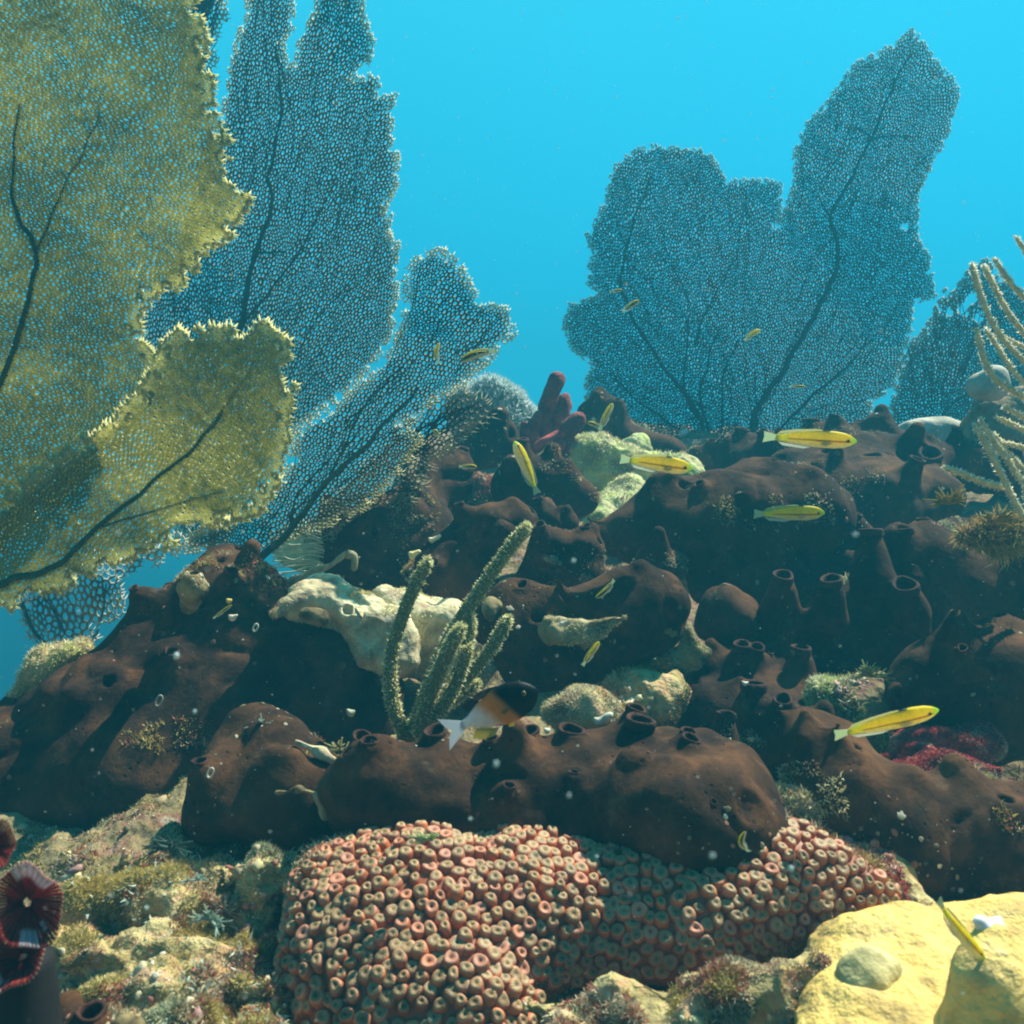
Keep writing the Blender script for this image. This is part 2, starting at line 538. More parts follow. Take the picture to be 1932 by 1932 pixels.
def surface_nets(F, lo, h):
    n = F.shape
    ins = F < 0
    c = np.zeros((n[0] - 1, n[1] - 1, n[2] - 1), np.int8)
    offs = [(i, j, k) for i in (0, 1) for j in (0, 1) for k in (0, 1)]
    for (i, j, k) in offs:
        c += ins[i:n[0] - 1 + i, j:n[1] - 1 + j, k:n[2] - 1 + k]
    act = (c > 0) & (c < 8)
    idx = np.argwhere(act)
    vid = np.full(act.shape, -1, np.int32)
    vid[act] = np.arange(len(idx))
    cv = {o: F[idx[:, 0] + o[0], idx[:, 1] + o[1], idx[:, 2] + o[2]] for o in offs}
    acc = np.zeros((len(idx), 3)); cnt = np.zeros(len(idx))
    for o in offs:
        for axn in range(3):
            if o[axn] == 0:
                o2 = tuple(o[q] + (1 if q == axn else 0) for q in range(3))
                f1, f2 = cv[o], cv[o2]
                cr_ = (f1 < 0) != (f2 < 0)
                den = np.where(np.abs(f1 - f2) < 1e-9, 1, f1 - f2)
                t = np.where(cr_, f1 / den, 0)
                p = np.tile(np.array(o, float), (len(idx), 1)); p[:, axn] += t
                acc += p * cr_[:, None]; cnt += cr_
    v = lo + (idx + acc / np.maximum(cnt, 1)[:, None]) * h
    fs = []
    for axn in range(3):
        a1, a2 = [(1, 2), (2, 0), (0, 1)][axn]
        s0 = [slice(1, -1)] * 3; s1 = [slice(1, -1)] * 3
        s0[axn] = slice(0, -1); s1[axn] = slice(1, None)
        A, B = ins[tuple(s0)], ins[tuple(s1)]
        e = np.argwhere(A != B)
        if not len(e):
            continue
        flip = A[tuple(e.T)]
        base = e.copy()
        base[:, a1] += 1; base[:, a2] += 1
        q = []
        for (d1, d2) in ((-1, -1), (0, -1), (0, 0), (-1, 0)):
            cidx = base.copy(); cidx[:, a1] += d1; cidx[:, a2] += d2
            q.append(vid[cidx[:, 0], cidx[:, 1], cidx[:, 2]])
        q = np.stack(q, 1)
        q[~flip] = q[~flip][:, ::-1]
        fs.append(q)
    f = np.concatenate(fs)
    f = f[(f >= 0).all(1)]
    return v, f


def vnormals(v, f):
    a = v[f[:, 2]] - v[f[:, 0]]; b = v[f[:, 3]] - v[f[:, 1]]
    fn = np.cross(a, b)
    n = np.zeros_like(v)
    for i in range(4):
        np.add.at(n, f[:, i], fn)
    return n / (np.linalg.norm(n, axis=1)[:, None] + 1e-12)


def blob_mesh(sd, h, amps=((.006, 14), (.002, 45)), seed=0, ridged=0, groove=0, calm=()):
    v, f = sd.build(h)
    n = vnormals(v, f)
    dsp = 0
    for a, sc in amps:
        dsp = dsp + a * noise3(v, sc, seed) ; seed += 7
    if groove:
        w = 1 - np.abs(fbm(v, 10, 2, seed + 50))
        dsp = dsp - groove * np.clip(w, 0, 1) ** 7
    if ridged:
        dsp = dsp - ridged * np.abs(fbm(v, 22, 4, seed))
    for T_, r_ in calm:
        dsp = dsp * smooth01((np.linalg.norm(v - T_, axis=1) - 1.5 * r_) / (4 * r_))
    v = v + n * np.asarray(dsp)[:, None]
    return v, f


SPONGES = []
SURF = {}    # kept surfaces for sampling (name -> verts, faces)


def sponge(name, label, d0, prims, holes=(), h=.0035, k=.03, amps=((.007, 11), (.0025, 34)), seed=1, mat='sponge', cat='sponge', group=None, keep=None, reg=0, bumps=0, groove=.007):
    """prims: (x1,y1,r1,x2,y2,r2[,dd1,dd2]) ; holes: (x,y,r,height[,dd,tilt_x,tilt_y]) all in sheet-region units"""
    sc = REG[reg][2]
    sd = SDF()
    pts = []
    for p in prims:
        x1, y1, r1, x2, y2, r2 = p[:6]
        e1, e2 = (p[6], p[7]) if len(p) > 6 else (0, 0)
        A = P(*TR(reg, x1, y1), d0 + e1); B = P(*TR(reg, x2, y2), d0 + e2)
        sd.cap(A, B, r1 * sc * PX(d0 + e1), r2 * sc * PX(d0 + e2), k)
        pts += [A, B]
    base = np.mean(pts, 0); base[2] = np.min([q[2] for q in pts])
    root = empty(name, base, label, cat, group)
    rng = np.random.default_rng(seed * 13 + 5)
    osc = []
    # small cones and knobs scattered over the upper and front sides
    for q in range(bumps):
        j = rng.integers(0, len(prims)); pr_ = prims[j]
        A, B = pts[2 * j], pts[2 * j + 1]; t = rng.random()
        r0 = (pr_[2] * (1 - t) + pr_[5] * t) * sc * PX(d0)
        dr = np.array([rng.normal(0, .6), -abs(rng.normal(0, .55)), abs(rng.normal(.8, .4))]); dr /= np.linalg.norm(dr)
        c0 = A * (1 - t) + B * t
        rr_ = rng.uniform(.0055, .013) * (d0 ** .5); ln = rng.uniform(.3, 2.8) * rr_
        up_ = dr * .6 + np.array([0, -.1, .6]); up_ /= np.linalg.norm(up_)
        foot = c0 + dr * r0 * .92
        sd.cap(foot, foot + up_ * (ln + .004), rr_ * 1.7, rr_ * .85, .016)
        if rng.random() < .35 and rr_ > .006:
            osc.append((foot + up_ * (ln + .004 + rr_ * .75), up_, rr_ * .72))
    nb = len(osc)
    for q in holes:
        x, y, r, ht = q[:4]
        e = q[4] if len(q) > 4 else 0
        tx, ty = (q[5], q[6]) if len(q) > 6 else (0, -.35)
        T = P(*TR(reg, x, y), d0 + e)
        px = sc * PX(d0 + e)
        a = np.array([tx, ty, 1.0]); a /= np.linalg.norm(a)
        r_ = r * px; H = ht * px
        sd.cap(T - a * H, T - a * r_ * .55, r_ * (1.3 + 2.0 * min(1, ht / (8 * r))), r_ * .98, max(.010, r_ * 1.1))
        osc.append((T, a, r_))
    for T, a, r_ in osc:
        sd.cap(T - a * r_ * 2.2, T + a * r_ * 1.5, r_ * .66, r_ * .80, r_ * .25, 'sub')
    v, f = blob_mesh(sd, h, amps, seed, 0, groove, [(T, r_) for T, a, r_ in osc])
    SPONGES.append((v, f))
    body = link('body', mesh_from('body', v, f, M[mat]), root)
    for T, a, r_ in osc:
        mb = MB()
        pr = [(r_ * 1.02, -r_ * .55), (r_ * 1.05, -r_ * .12), (r_ * 1.0, r_ * .08), (r_ * .88, r_ * .14), (r_ * .74, r_ * .05), (r_ * .66, -r_ * .3), (r_ * .62, -r_ * 1.2), (r_ * .4, -r_ * 2.0), (0.0001, -r_ * 2.1)]
        lathe(mb, T, a, pr, 26, None, 0, .11, rng)
        mb.build('osculum', M['osculum'], root)
    if keep is not None:
        SURF[keep] = (v, f)
    return root


def sample(v, f, n, rng, cond=None):
    """area-weighted random points with normals on a quad mesh"""
    a = v[f[:, 2]] - v[f[:, 0]]; b = v[f[:, 3]] - v[f[:, 1]]
    fn = np.cross(a, b); ar = np.linalg.norm(fn, axis=1)
    N = fn / (ar[:, None] + 1e-12)
    if cond is not None:
        ctr = v[f].mean(1)
        ar = ar * cond(ctr, N)
    pr = ar / ar.sum()
    i = rng.choice(len(f), n, p=pr)
    s, t = rng.random(n)[:, None], rng.random(n)[:, None]
    q = v[f[i]]
    p = (q[:, 0] * (1 - s) + q[:, 1] * s) * (1 - t) + (q[:, 3] * (1 - s) + q[:, 2] * s) * t
    return p, N[i]


def blades(p, n, length, width, cols, rng, spread=.6, curl=.5, patch=0):
    """little two-joint fronds, one per point; patch = spatial scale of colour patches"""
    m = len(p)
    d = n + rng.normal(0, spread, (m, 3)); d /= np.linalg.norm(d, axis=1)[:, None]
    L = (length * rng.uniform(.4, 1.3, m))[:, None]
    if patch:
        L = L * (.45 + 1.0 * smooth01(.5 + .9 * noise3(p, patch * 1.7, 41)))[:, None]
    side = np.cross(d, rng.normal(0, 1, (m, 3))); side /= np.linalg.norm(side, axis=1)[:, None] + 1e-9
    d2 = d + rng.normal(0, curl, (m, 3)); d2 /= np.linalg.norm(d2, axis=1)[:, None]
    w = (width * rng.uniform(.5, 1.4, m))[:, None]
    p0 = p - n * length * .15
    q = p0 + d * L * .55; r = q + d2 * L * .5
    V = np.stack([p0 - side * w * .5, p0 + side * w * .5, q + side * w * .45, q - side * w * .45, r], 1).reshape(-1, 3)
    b = np.arange(m)[:, None] * 5
    F4 = b + np.array([[0, 1, 2, 3]])
    F3 = b + np.array([[3, 2, 4]])
    k = len(cols)
    if patch:
        x = (.5 + .55 * fbm(p, patch, 3, 61)) * k + rng.normal(0, .55, m)
        ci = np.clip(x.astype(int), 0, k - 1)
    else:
        ci = rng.integers(0, k, m)
    C = np.asarray(cols)[ci] * rng.uniform(.6, 1.25, (m, 1))
    C = np.clip(np.repeat(C, 5, 0), 0, .95)
    return V, F3, F4, C


def turf(name, label, sets, kind='stuff', parent=None, smooth=True, mat='turf'):
    Vs, F3s, F4s, Cs, n = [], [], [], [], 0
    for (V, F3, F4, C) in sets:
        Vs.append(V); F3s.append(F3 + n); F4s.append(F4 + n); Cs.append(C); n += len(V)
    me = mesh_from(name, np.concatenate(Vs), [np.concatenate(F3s), np.concatenate(F4s)], M[mat], smooth, None, np.concatenate(Cs))
    o = link(name, me, parent)
    if parent is None:
        tag(o, label, 'seaweed', None, kind)
    return o


# ---------------------------------------------------------------- sea fans
def in_poly(pts, poly):
    x, y = pts[:, 0], pts[:, 1]
    res = np.zeros(len(pts), bool)
    n = len(poly); j = n - 1
    for i in range(n):
        xi, yi = poly[i]; xj, yj = poly[j]
        c = ((yi > y) != (yj > y))
        with np.errstate(divide='ignore', invalid='ignore'):
            xx = (xj - xi) * (y - yi) / (yj - yi + 1e-12) + xi
        res ^= c & (x < xx)
        j = i
    return res


def poly_dist(pts, poly):
    best = np.full(len(pts), 1e9)
    n = len(poly)
    for i in range(n):
        a = np.array(poly[i]); b = np.array(poly[(i + 1) % n])
        e = b - a
        t = np.clip(((pts - a) @ e) / (e @ e + 1e-9), 0, 1)
        best = np.minimum(best, np.linalg.norm(pts - a - t[:, None] * e, axis=1))
    return best


def sea_fan(label, poly, base, cell, dfn, veins, cols, mat, stretch=1.5, strut=.30, thick=None, seed=0, holes=(), vein_w=7, group=None, mean_dir=None, spike=1.1, tipw=3, vein_col=None, stem=None, base_d=None, ribs=70):
    rng = np.random.default_rng(seed)
    poly = [tuple(p) for p in poly]
    pa = np.array(poly, float)
    lo, hi = pa.min(0) - 3 * cell, pa.max(0) + 3 * cell
    lo = np.maximum(lo, -160); hi = np.minimum(hi, 2090)
    area = cell * cell * stretch * .8
    st = math.sqrt(area)
    gx, gy = np.meshgrid(np.arange(lo[0], hi[0], st), np.arange(lo[1], hi[1], st))
    pts = np.stack([gx.ravel(), gy.ravel()], 1)
    pts += rng.uniform(-.48, .48, pts.shape) * st
    inn = in_poly(pts, poly); dist = poly_dist(pts, poly)
    pts = pts[inn | (dist < 4 * cell)]
    z = (pts[:, 0] - base[0]) + 1j * (base[1] - pts[:, 1])
    pts = pts[np.abs(z) > cell * 2]; z = z[np.abs(z) > cell * 2]
    if mean_dir is None:
        c = pa.mean(0)
        mean_dir = math.atan2(base[1] - c[1], c[0] - base[0])
    rot = np.exp(-1j * mean_dir)
    w = np.log(z * rot)
    # a slow swirl makes the rows wander like living branches
    q3 = np.stack([pts[:, 0], pts[:, 1], 0 * pts[:, 0]], 1)
    W = np.stack([w.real / stretch, w.imag], 1)
    for it in range(2):
        res = delaunay_2d_cdt([Vector(p) for p in W], [], [], 0, 1e-7)
        V = np.array([tuple(v) for v in res[0]]); T = np.array([t for t in res[2]], int)
        if it == 1:
            break
        ctr = V[T].mean(1)
        s_ = np.zeros_like(V); c_ = np.zeros(len(V))
        for k_ in range(3):
            np.add.at(s_, T[:, k_], ctr); np.add.at(c_, T[:, k_], 1)
        W = s_ / np.maximum(c_, 1)[:, None]
    ctr = V[T].mean(1)

    def unmap(Wp):
        zz = np.exp(Wp[:, 0] * stretch + 1j * Wp[:, 1]) / rot
        return np.stack([zz.real + base[0], base[1] - zz.imag], 1)
    C2 = unmap(ctr)            # dual vertices on the sheet
    V2 = unmap(V)
    # wander
    def wander(p):
        q = np.stack([p[:, 0], p[:, 1], np.zeros(len(p))], 1)
        return p + np.stack([noise3(q, 1 / (cell * 9), seed + 3), noise3(q, 1 / (cell * 9), seed + 4)], 1) * cell * 1.3 \
                 + np.stack([noise3(q, 1 / (cell * 1.4), seed + 5), noise3(q, 1 / (cell * 1.4), seed + 6)], 1) * cell * .22
    C2 = wander(C2); V2 = wander(V2)
    keep = in_poly(V2, poly)
    # ragged margin: drop random cells close to the border
    dV = poly_dist(V2, poly)
    q = np.stack([V2[:, 0], V2[:, 1], np.zeros(len(V2))], 1)
    keep &= ~((dV < cell * 2.2) & (noise3(q, 1 / (cell * 1.7), seed + 9) > .25))
    for hx, hy, hr in holes:
        keep &= ((V2[:, 0] - hx) ** 2 + (V2[:, 1] - hy) ** 2) > (hr * (1 + .3 * noise3(q, 1 / (cell * 2), seed + 2))) ** 2
    for p_ in getattr(sea_fan, 'cut', ()):
        keep &= ~in_poly(V2, p_)
    # assemble cells: sort incident triangles around each seed
    ti = np.repeat(np.arange(len(T)), 3); vi = T.ravel()
    m = keep[vi]
    ti, vi = ti[m], vi[m]
    ang = np.arctan2(C2[ti, 1] - V2[vi, 1], C2[ti, 0] - V2[vi, 0])
    o = np.lexsort((ang, vi)); ti, vi = ti[o], vi[o]
    first = np.r_[True, vi[1:] != vi[:-1]]
    cid = np.cumsum(first) - 1
    starts = np.flatnonzero(first); cnt = np.diff(np.r_[starts, len(vi)])
    nxt = np.arange(len(vi)) + 1
    last = np.r_[starts[1:] - 1, len(vi) - 1]
    nxt[last] = starts
    seedv = vi
    cc = np.zeros((len(starts), 2))
    np.add.at(cc, cid, C2[ti]); cc /= cnt[:, None]
    fr = 1 - strut * rng.uniform(.75, 1.35, len(starts))
    Q2 = cc[cid] + (C2[ti] - cc[cid]) * fr[cid][:, None]
    gdir = cc[cid] - np.array(base, float); gdir /= np.linalg.norm(gdir, axis=1)[:, None] + 1e-9
    qd = C2[ti] - cc[cid]; qd /= np.linalg.norm(qd, axis=1)[:, None] + 1e-9
    rung = np.clip((np.abs((qd * gdir).sum(1)) - .45) / .4, 0, 1)
    used, inv = np.unique(ti, return_inverse=True)
    U2 = C2[used]
    dU = dfn(U2[:, 0], U2[:, 1]); dQ = dfn(Q2[:, 0], Q2[:, 1])
    if thick is None:
        thick = cell * strut * .5 * PX(float(np.mean(dU)))
    U3 = P(U2[:, 0], U2[:, 1], dU); Q3 = P(Q2[:, 0], Q2[:, 1], dQ)
    off = np.array([0, thick, 0])
    nU, nQ = len(U3), len(Q3)
    verts = np.concatenate([U3 - off, U3 + off, Q3])
    a = inv; b = inv[nxt]; qa = 2 * nU + np.arange(nQ); qb = 2 * nU + nxt
    F1 = np.stack([a, b, qb, qa], 1)
    F2 = np.stack([nU + b, nU + a, qa, qb], 1)
    # border edges
    key = np.minimum(a, b).astype(np.int64) * nU + np.maximum(a, b)
    uk, ui, uc = np.unique(key, return_index=True, return_counts=True)
    be = ui[uc == 1]
    F3_ = np.stack([b[be], a[be], nU + a[be], nU + b[be]], 1)
    # colours: living tips pale towards the margin
    dist_b = poly_dist(U2, poly); distq = poly_dist(Q2, poly)
    def colf(dd, p2, isq):
        t = np.clip(1 - dd / (tipw * cell), 0, 1)[:, None]
        q_ = np.stack([p2[:, 0], p2[:, 1], np.zeros(len(p2))], 1)
        nz = (.5 + .5 * noise3(q_, 1 / (cell * 7), seed + 21))[:, None]
        c = np.array(cols[0]) * (1 - nz) + np.array(cols[1]) * nz
        if isq:
            r_ = (.12 + .88 * rung)[:, None]
            c = c * (1 - r_) + np.array(cols[2]) * r_
        return c * (1 - t) + np.array(cols[3]) * t
    cU = colf(dist_b, U2, False); cQ = colf(distq, Q2, True)
    mb = MB()
    mb.add(verts, np.concatenate([F1, F2, F3_]), np.concatenate([cU, cU, cQ]))
    # spikes at the margin
    bm_ = np.unique(np.concatenate([a[be], b[be]]))
    p2 = U2[bm_]
    cen = np.zeros_like(p2)
    acc = np.zeros((nU, 2)); ac = np.zeros(nU)
    np.add.at(acc, inv, cc[cid]); np.add.at(ac, inv, 1)
    cen = acc[bm_] / ac[bm_][:, None]
    dr = p2 - cen; dr /= np.linalg.norm(dr, axis=1)[:, None] + 1e-9
    rad = p2 - np.array(base); rad /= np.linalg.norm(rad, axis=1)[:, None] + 1e-9
    dr = dr + rad * .55; dr /= np.linalg.norm(dr, axis=1)[:, None] + 1e-9
    sel = rng.random(len(p2)) < .8
    p2, dr, bsel = p2[sel], dr[sel], bm_[sel]
    L = cell * spike * rng.uniform(.4, 1.2, len(p2))[:, None]
    pr = np.stack([-dr[:, 1], dr[:, 0]], 1)
    hw = cell * strut * .5
    tip = p2 + dr * L
    rootp = p2 - dr * cell * .25
    dd = dU[bsel]
    V3 = np.stack([P(*(rootp + pr * hw).T, dd), P(*(rootp - pr * hw).T, dd), P(*rootp.T, dd) - off * 1.1, P(*rootp.T, dd) + off * 1.1, P(*tip.T, dd)], 1).reshape(-1, 3)
    bb = np.arange(len(p2))[:, None] * 5
    FF = np.concatenate([bb + np.array([[0, 2, 4]]), bb + np.array([[2, 1, 4]]), bb + np.array([[1, 3, 4]]), bb + np.array([[3, 0, 4]])])
    mb.add(V3, FF, np.array(cols[3]))
    bd = float(dfn(np.array([base[0]]), np.array([base[1]]))[0]) if base_d is None else base_d
    root = empty('sea_fan', P(base[0], base[1], bd), label, 'sea fan', group)
    mb.build('net', M[mat], root)
    vc = np.array(vein_col if vein_col is not None else np.array(cols[0]) * .55)
    # finer ribs branching out from the stems
    m4 = MB(); nrib = ribs
    ins_pts = U2[dist_b > cell * 4]
    if nrib and len(ins_pts):
        for q_ in range(nrib):
            p_ = ins_pts[rng.integers(len(ins_pts))].copy()
            g = p_ - np.array(base, float); g /= np.linalg.norm(g) + 1e-9
            th = math.atan2(g[1], g[0]) + rng.normal(0, .22)
            path = [p_.copy()]
            step = cell * 2.5
            for t_ in range(int(rng.integers(8, 26))):
                g = p_ - np.array(base, float); tg = math.atan2(g[1], g[0])
                th += .10 * ((tg - th + np.pi) % (2 * np.pi) - np.pi) + rng.normal(0, .10)
                p_ = p_ + step * np.array([math.cos(th), math.sin(th)])
                if not in_poly(p_[None], poly)[0]:
                    break
                path.append(p_.copy())
            if len(path) > 4:
                path = np.array(path)
                d_ = dfn(path[:, 0], path[:, 1])
                tube(m4, P(path[:, 0], path[:, 1], d_ - thick * .6), np.linspace(cell * .22, cell * .08, len(path)) * PX(float(d_.mean())), 5, vc)
        if m4.n:
            m4.build('fine_veins', M['col'], root)
    for vn in veins:
        ctrl, w0, w1 = vn
        c = spline(np.array(ctrl, float), max(8, len(ctrl) * 6))
        q_ = np.stack([c[:, 0], c[:, 1], 0 * c[:, 0]], 1)
        c = c + np.stack([noise3(q_, .03, seed + 31), noise3(q_, .03, seed + 32)], 1) * 4
        dd = dfn(c[:, 0], c[:, 1])
        m3 = MB()
        tube(m3, P(c[:, 0], c[:, 1], dd), np.linspace(w0, w1, len(c)) * .5 * PX(float(dd.mean())), 8, vc)
        m3.build('stem' if w0 >= 14 else 'vein', M['col'], root)
    return root
# ================================================================ THE REEF BED
def ground_z(x, y):
    z = -0.478 + 0.28 * y                      # the reef slope
    top = 0.175 + .05 * np.sin(x * 3.1 + .7)
    z = np.minimum(z, top)
    z = z - .42 * smooth01((y - 2.45) / 1.6) - 1.2 * smooth01((y - 3.4) / 4.0)
    left = smooth01((-(x + .30 * y) - .10) / .35)       # the slope falls away on the left
    z = z - left * (.10 + .20 * smooth01((y - .9) / .8))
    z = z - .075 * smooth01((1.75 - y) / .5)      # hollow under the sponges
    z = z - .75 * smooth01((-x - .10 * y) / .22) * smooth01((y - 1.22) / .40)
    z = np.maximum(z, -1.9)
    z = np.where(y < .5, np.maximum(z, -.47 + .06 * (y - .5)), z)
    return z


def build_ground():
    xs = np.concatenate([np.linspace(-7, -1.9, 26)[:-1], np.arange(-1.9, 1.9, .0085), np.linspace(1.9, 7, 26)])
    ys = np.concatenate([np.linspace(-3, .42, 20)[:-1], np.arange(.42, 2.9, .0085), np.linspace(2.9, 9, 30)])
    X, Y = np.meshgrid(xs, ys, indexing='ij')
    Z = ground_z(X, Y)
    p = np.stack([X, Y, Z], -1).reshape(-1, 3)
    near = (smooth01(1 - (np.abs(X) - 1.9) / 2) * smooth01(1 - (Y - 2.9) / 3)).ravel()
    bump = .022 * fbm(p, 7, 3, 5) - .016 * np.abs(fbm(p, 19, 3, 9)) + .006 * fbm(p, 60, 2, 11)
    p[:, 2] += bump * near
    nx, ny = len(xs), len(ys)
    i = np.arange(nx - 1)[:, None] * ny; j = np.arange(ny - 1)[None]
    f = np.stack([i + j, i + ny + j, i + ny + j + 1, i + j + 1], -1).reshape(-1, 4)
    o = link('reef_bed', mesh_from('reef_bed', p, f, M['reef']))
    tag(o, 'rough mottled rock bed of the reef, sloping up and away from the viewer', None, None, 'structure')
    o['category'] = 'reef bed'
    SURF['ground'] = (p, f)


build_ground()

# ================================================================ BROWN SPONGES
# front log with oscula along its crest
sponge('brown_sponge', 'long dark brown log sponge lying across the top of the knobbly pink coral', .80,
       [(690, 1508, 80, 850, 1508, 92, .01, .02), (850, 1508, 92, 1080, 1512, 98, .02, .02), (1080, 1512, 98, 1320, 1500, 98, .02, .01), (760, 1548, 56, 1150, 1565, 62, -.02, -.02),
        (1300, 1560, 108, 1352, 1552, 100, -.035, -.035), (1180, 1540, 70, 1330, 1565, 100, -.01, -.035), (640, 1520, 42, 700, 1500, 70, .02, .02),
        (1120, 1445, 50, 1300, 1430, 50, .05, .05), (1060, 1560, 50, 1200, 1590, 60, .0, -.01)],
       [(682, 1388, 19, 44, .02), (822, 1378, 24, 40, .02, -.1, -.3), (998, 1378, 20, 34, .015), (1078, 1376, 24, 34, .015, .15, -.3), (1208, 1358, 26, 44, .015, .2, -.2), (925, 1392, 14, 24, .0, 0, -.4), (1300, 1380, 16, 30, .0, .1, -.3),
        (1347, 1512, 7, 8, -.10, 0, -1.0), (1412, 1527, 6, 6, -.075, .3, -1.0)],
       h=.003, k=.035, amps=((.016, 10), (.008, 24), (.002, 60)), seed=3, groove=.003, bumps=16)

# left hunk beside it
sponge('brown_sponge', 'smooth brown wedge of sponge left of the front log, carrying one white ring', .86,
       [(390, 1530, 45, 470, 1450, 75, -.01, .03), (470, 1445, 72, 590, 1500, 70, .03, .0), (430, 1520, 60, 600, 1540, 55, -.01, -.01), (470, 1385, 26, 500, 1430, 50, .05, .03), (548, 1400, 22, 560, 1440, 40, .05, .03)],
       [(420, 1412, 11, 18, .04, -.3, -.1)],
       h=.003, k=.03, amps=((.014, 12), (.006, 26), (.002, 60)), seed=8, bumps=4)

# big left dome
sponge('brown_sponge', 'large dark brown domed sponge at left, a yellow crusted chimney growing on its head', 1.10,
       [(385, 1135, 100, 400, 1160, 105, .10, .06), (300, 1200, 95, 460, 1200, 90, .06, .05), (250, 1290, 100, 520, 1280, 110, .02, .02), (480, 1240, 85, 620, 1290, 95, .06, .02),
        (620, 1290, 80, 680, 1350, 70, .02, .0), (200, 1360, 110, 420, 1380, 130, .0, -.02), (90, 1400, 100, 300, 1470, 120, .02, -.06), (30, 1500, 130, 230, 1520, 110, .0, -.06),
        (420, 1380, 90, 640, 1400, 80, .0, .0), (40, 1360, 60, 60, 1420, 80, .05, .03), (430, 1100, 55, 455, 1130, 60, .10, .08)],
       [(452, 1040, 17, 10, .09, .5, -.2), (632, 1182, 20, 44, .05, .05, -.15), (252, 1108, 10, 12, .02, -.4, -.4)],
       h=.0045, k=.05, amps=((.022, 7), (.010, 16), (.004, 36)), seed=12, bumps=16)

# crusted chimney on its head
sponge('crusted_sponge', 'yellow crusted tube with a dark mouth, growing on the head of the large left sponge', 1.02,
       [(361, 1104, 17, 361, 1120, 22, .0, .02), (361, 1105, 18, 358, 1140, 24, .0, .04)],
       [(364, 1083, 15, 26, .0, .05, -.35)], h=.0018, k=.012, amps=((.003, 60), (.001, 150)), seed=15, mat='crust_sponge')

# behind: round holed sponge in the shade of the fan
sponge('brown_sponge', 'dark brown sponge with two white-rimmed holes in the shade below the middle sea fan', 1.42,
       [(670, 1040, 60, 720, 1020, 80), (700, 1080, 70, 830, 1080, 70, -.02, .0), (640, 1010, 30, 700, 1060, 60), (800, 1000, 60, 780, 1060, 70), (790, 950, 50, 830, 900, 45, .05, .1), (850, 900, 40, 852, 880, 30, .1, .12)],
       [(706, 1003, 10, 6, -.115, 0, -1.6), (705, 1018, 5, 5, -.12, 0, -1.6)], h=.0045, k=.04, seed=21, bumps=8)

sponge('brown_sponge', 'slanting brown log sponge with a pale crusted patch, behind the tallest sea rod finger', 1.27,
       [(765, 1085, 25, 850, 1050, 45, -.02, .0), (850, 1050, 45, 940, 1000, 55), (940, 1000, 52, 985, 985, 32, .0, .03), (860, 1080, 45, 900, 1110, 50, .0, .0), (800, 1090, 30, 880, 1100, 55, -.01, .0)],
       [(996, 968, 13, 12, .02, .6, -.3)], h=.0035, k=.03, amps=((.010, 12), (.006, 28)), seed=23, bumps=7)

sponge('brown_sponge', 'folded dark brown sponge mound between the slanting log and the long right log', 1.22,
       [(1020, 1060, 38, 1060, 1050, 45), (1000, 1095, 30, 1090, 1090, 45), (1030, 1030, 18, 1045, 1045, 25), (1090, 1060, 25, 1110, 1100, 30), (1105, 1040, 16, 1110, 1070, 22, .01, .0)],
       [(1100, 1036, 12, 14, .0, -.1, -.2)], h=.003, k=.022, amps=((.007, 20), (.003, 40)), seed=25, bumps=8)

sponge('brown_sponge', 'horned dark brown sponge with a pointed chimney, beside the upright yellow fish', 1.50,
       [(965, 915, 30, 1020, 910, 40), (1020, 915, 38, 1080, 930, 30), (1050, 910, 22, 1061, 882, 14), (1080, 935, 22, 1105, 945, 16), (960, 930, 28, 1040, 960, 35), (1030, 975, 22, 1060, 1000, 32, -.1, -.15), (1030, 955, 14, 1028, 1010, 18, -.08, -.12)],
       [(1063, 876, 12, 26, .0, .15, 0.1)], h=.004, k=.03, seed=27, bumps=8)

sponge('brown_sponge', 'dark brown block of sponge behind the lower corner of the middle sea fan', 1.75,
       [(900, 830, 38, 930, 830, 38), (895, 855, 34, 935, 850, 34), (955, 815, 16, 950, 850, 26)],
       [], h=.006, k=.03, seed=29, bumps=3)
sponge('brown_sponge', 'squarish dark brown sponge stump beside the purple finger sponge', 1.95,
       [(1130, 790, 30, 1135, 830, 36), (1158, 775, 22, 1165, 820, 30), (1110, 780, 20, 1120, 820, 26), (1190, 850, 30, 1260, 860, 40), (1180, 825, 26, 1240, 850, 30)],
       [(1120, 768, 13, 12, .0, 0, 0)], h=.006, k=.03, seed=31, bumps=5)

# long log at right centre
sponge('brown_sponge', 'long smooth dark brown log sponge with a rounded left end, below the pale green boulder', 1.30,
       [(1180, 1010, 62, 1270, 990, 68), (1270, 990, 68, 1400, 975, 72), (1400, 975, 74, 1500, 960, 75, .0, .02), (1500, 940, 60, 1540, 980, 75, .03, .02), (1255, 940, 22, 1262, 960, 40), (1415, 900, 26, 1400, 950, 60, .03, .0)],
       [(1264, 928, 15, 16, .0, .1, .1), (1417, 872, 15, 30, .03, .0, .0)], h=.0035, k=.045, amps=((.014, 8), (.006, 20), (.002, 50)), seed=33, bumps=9)

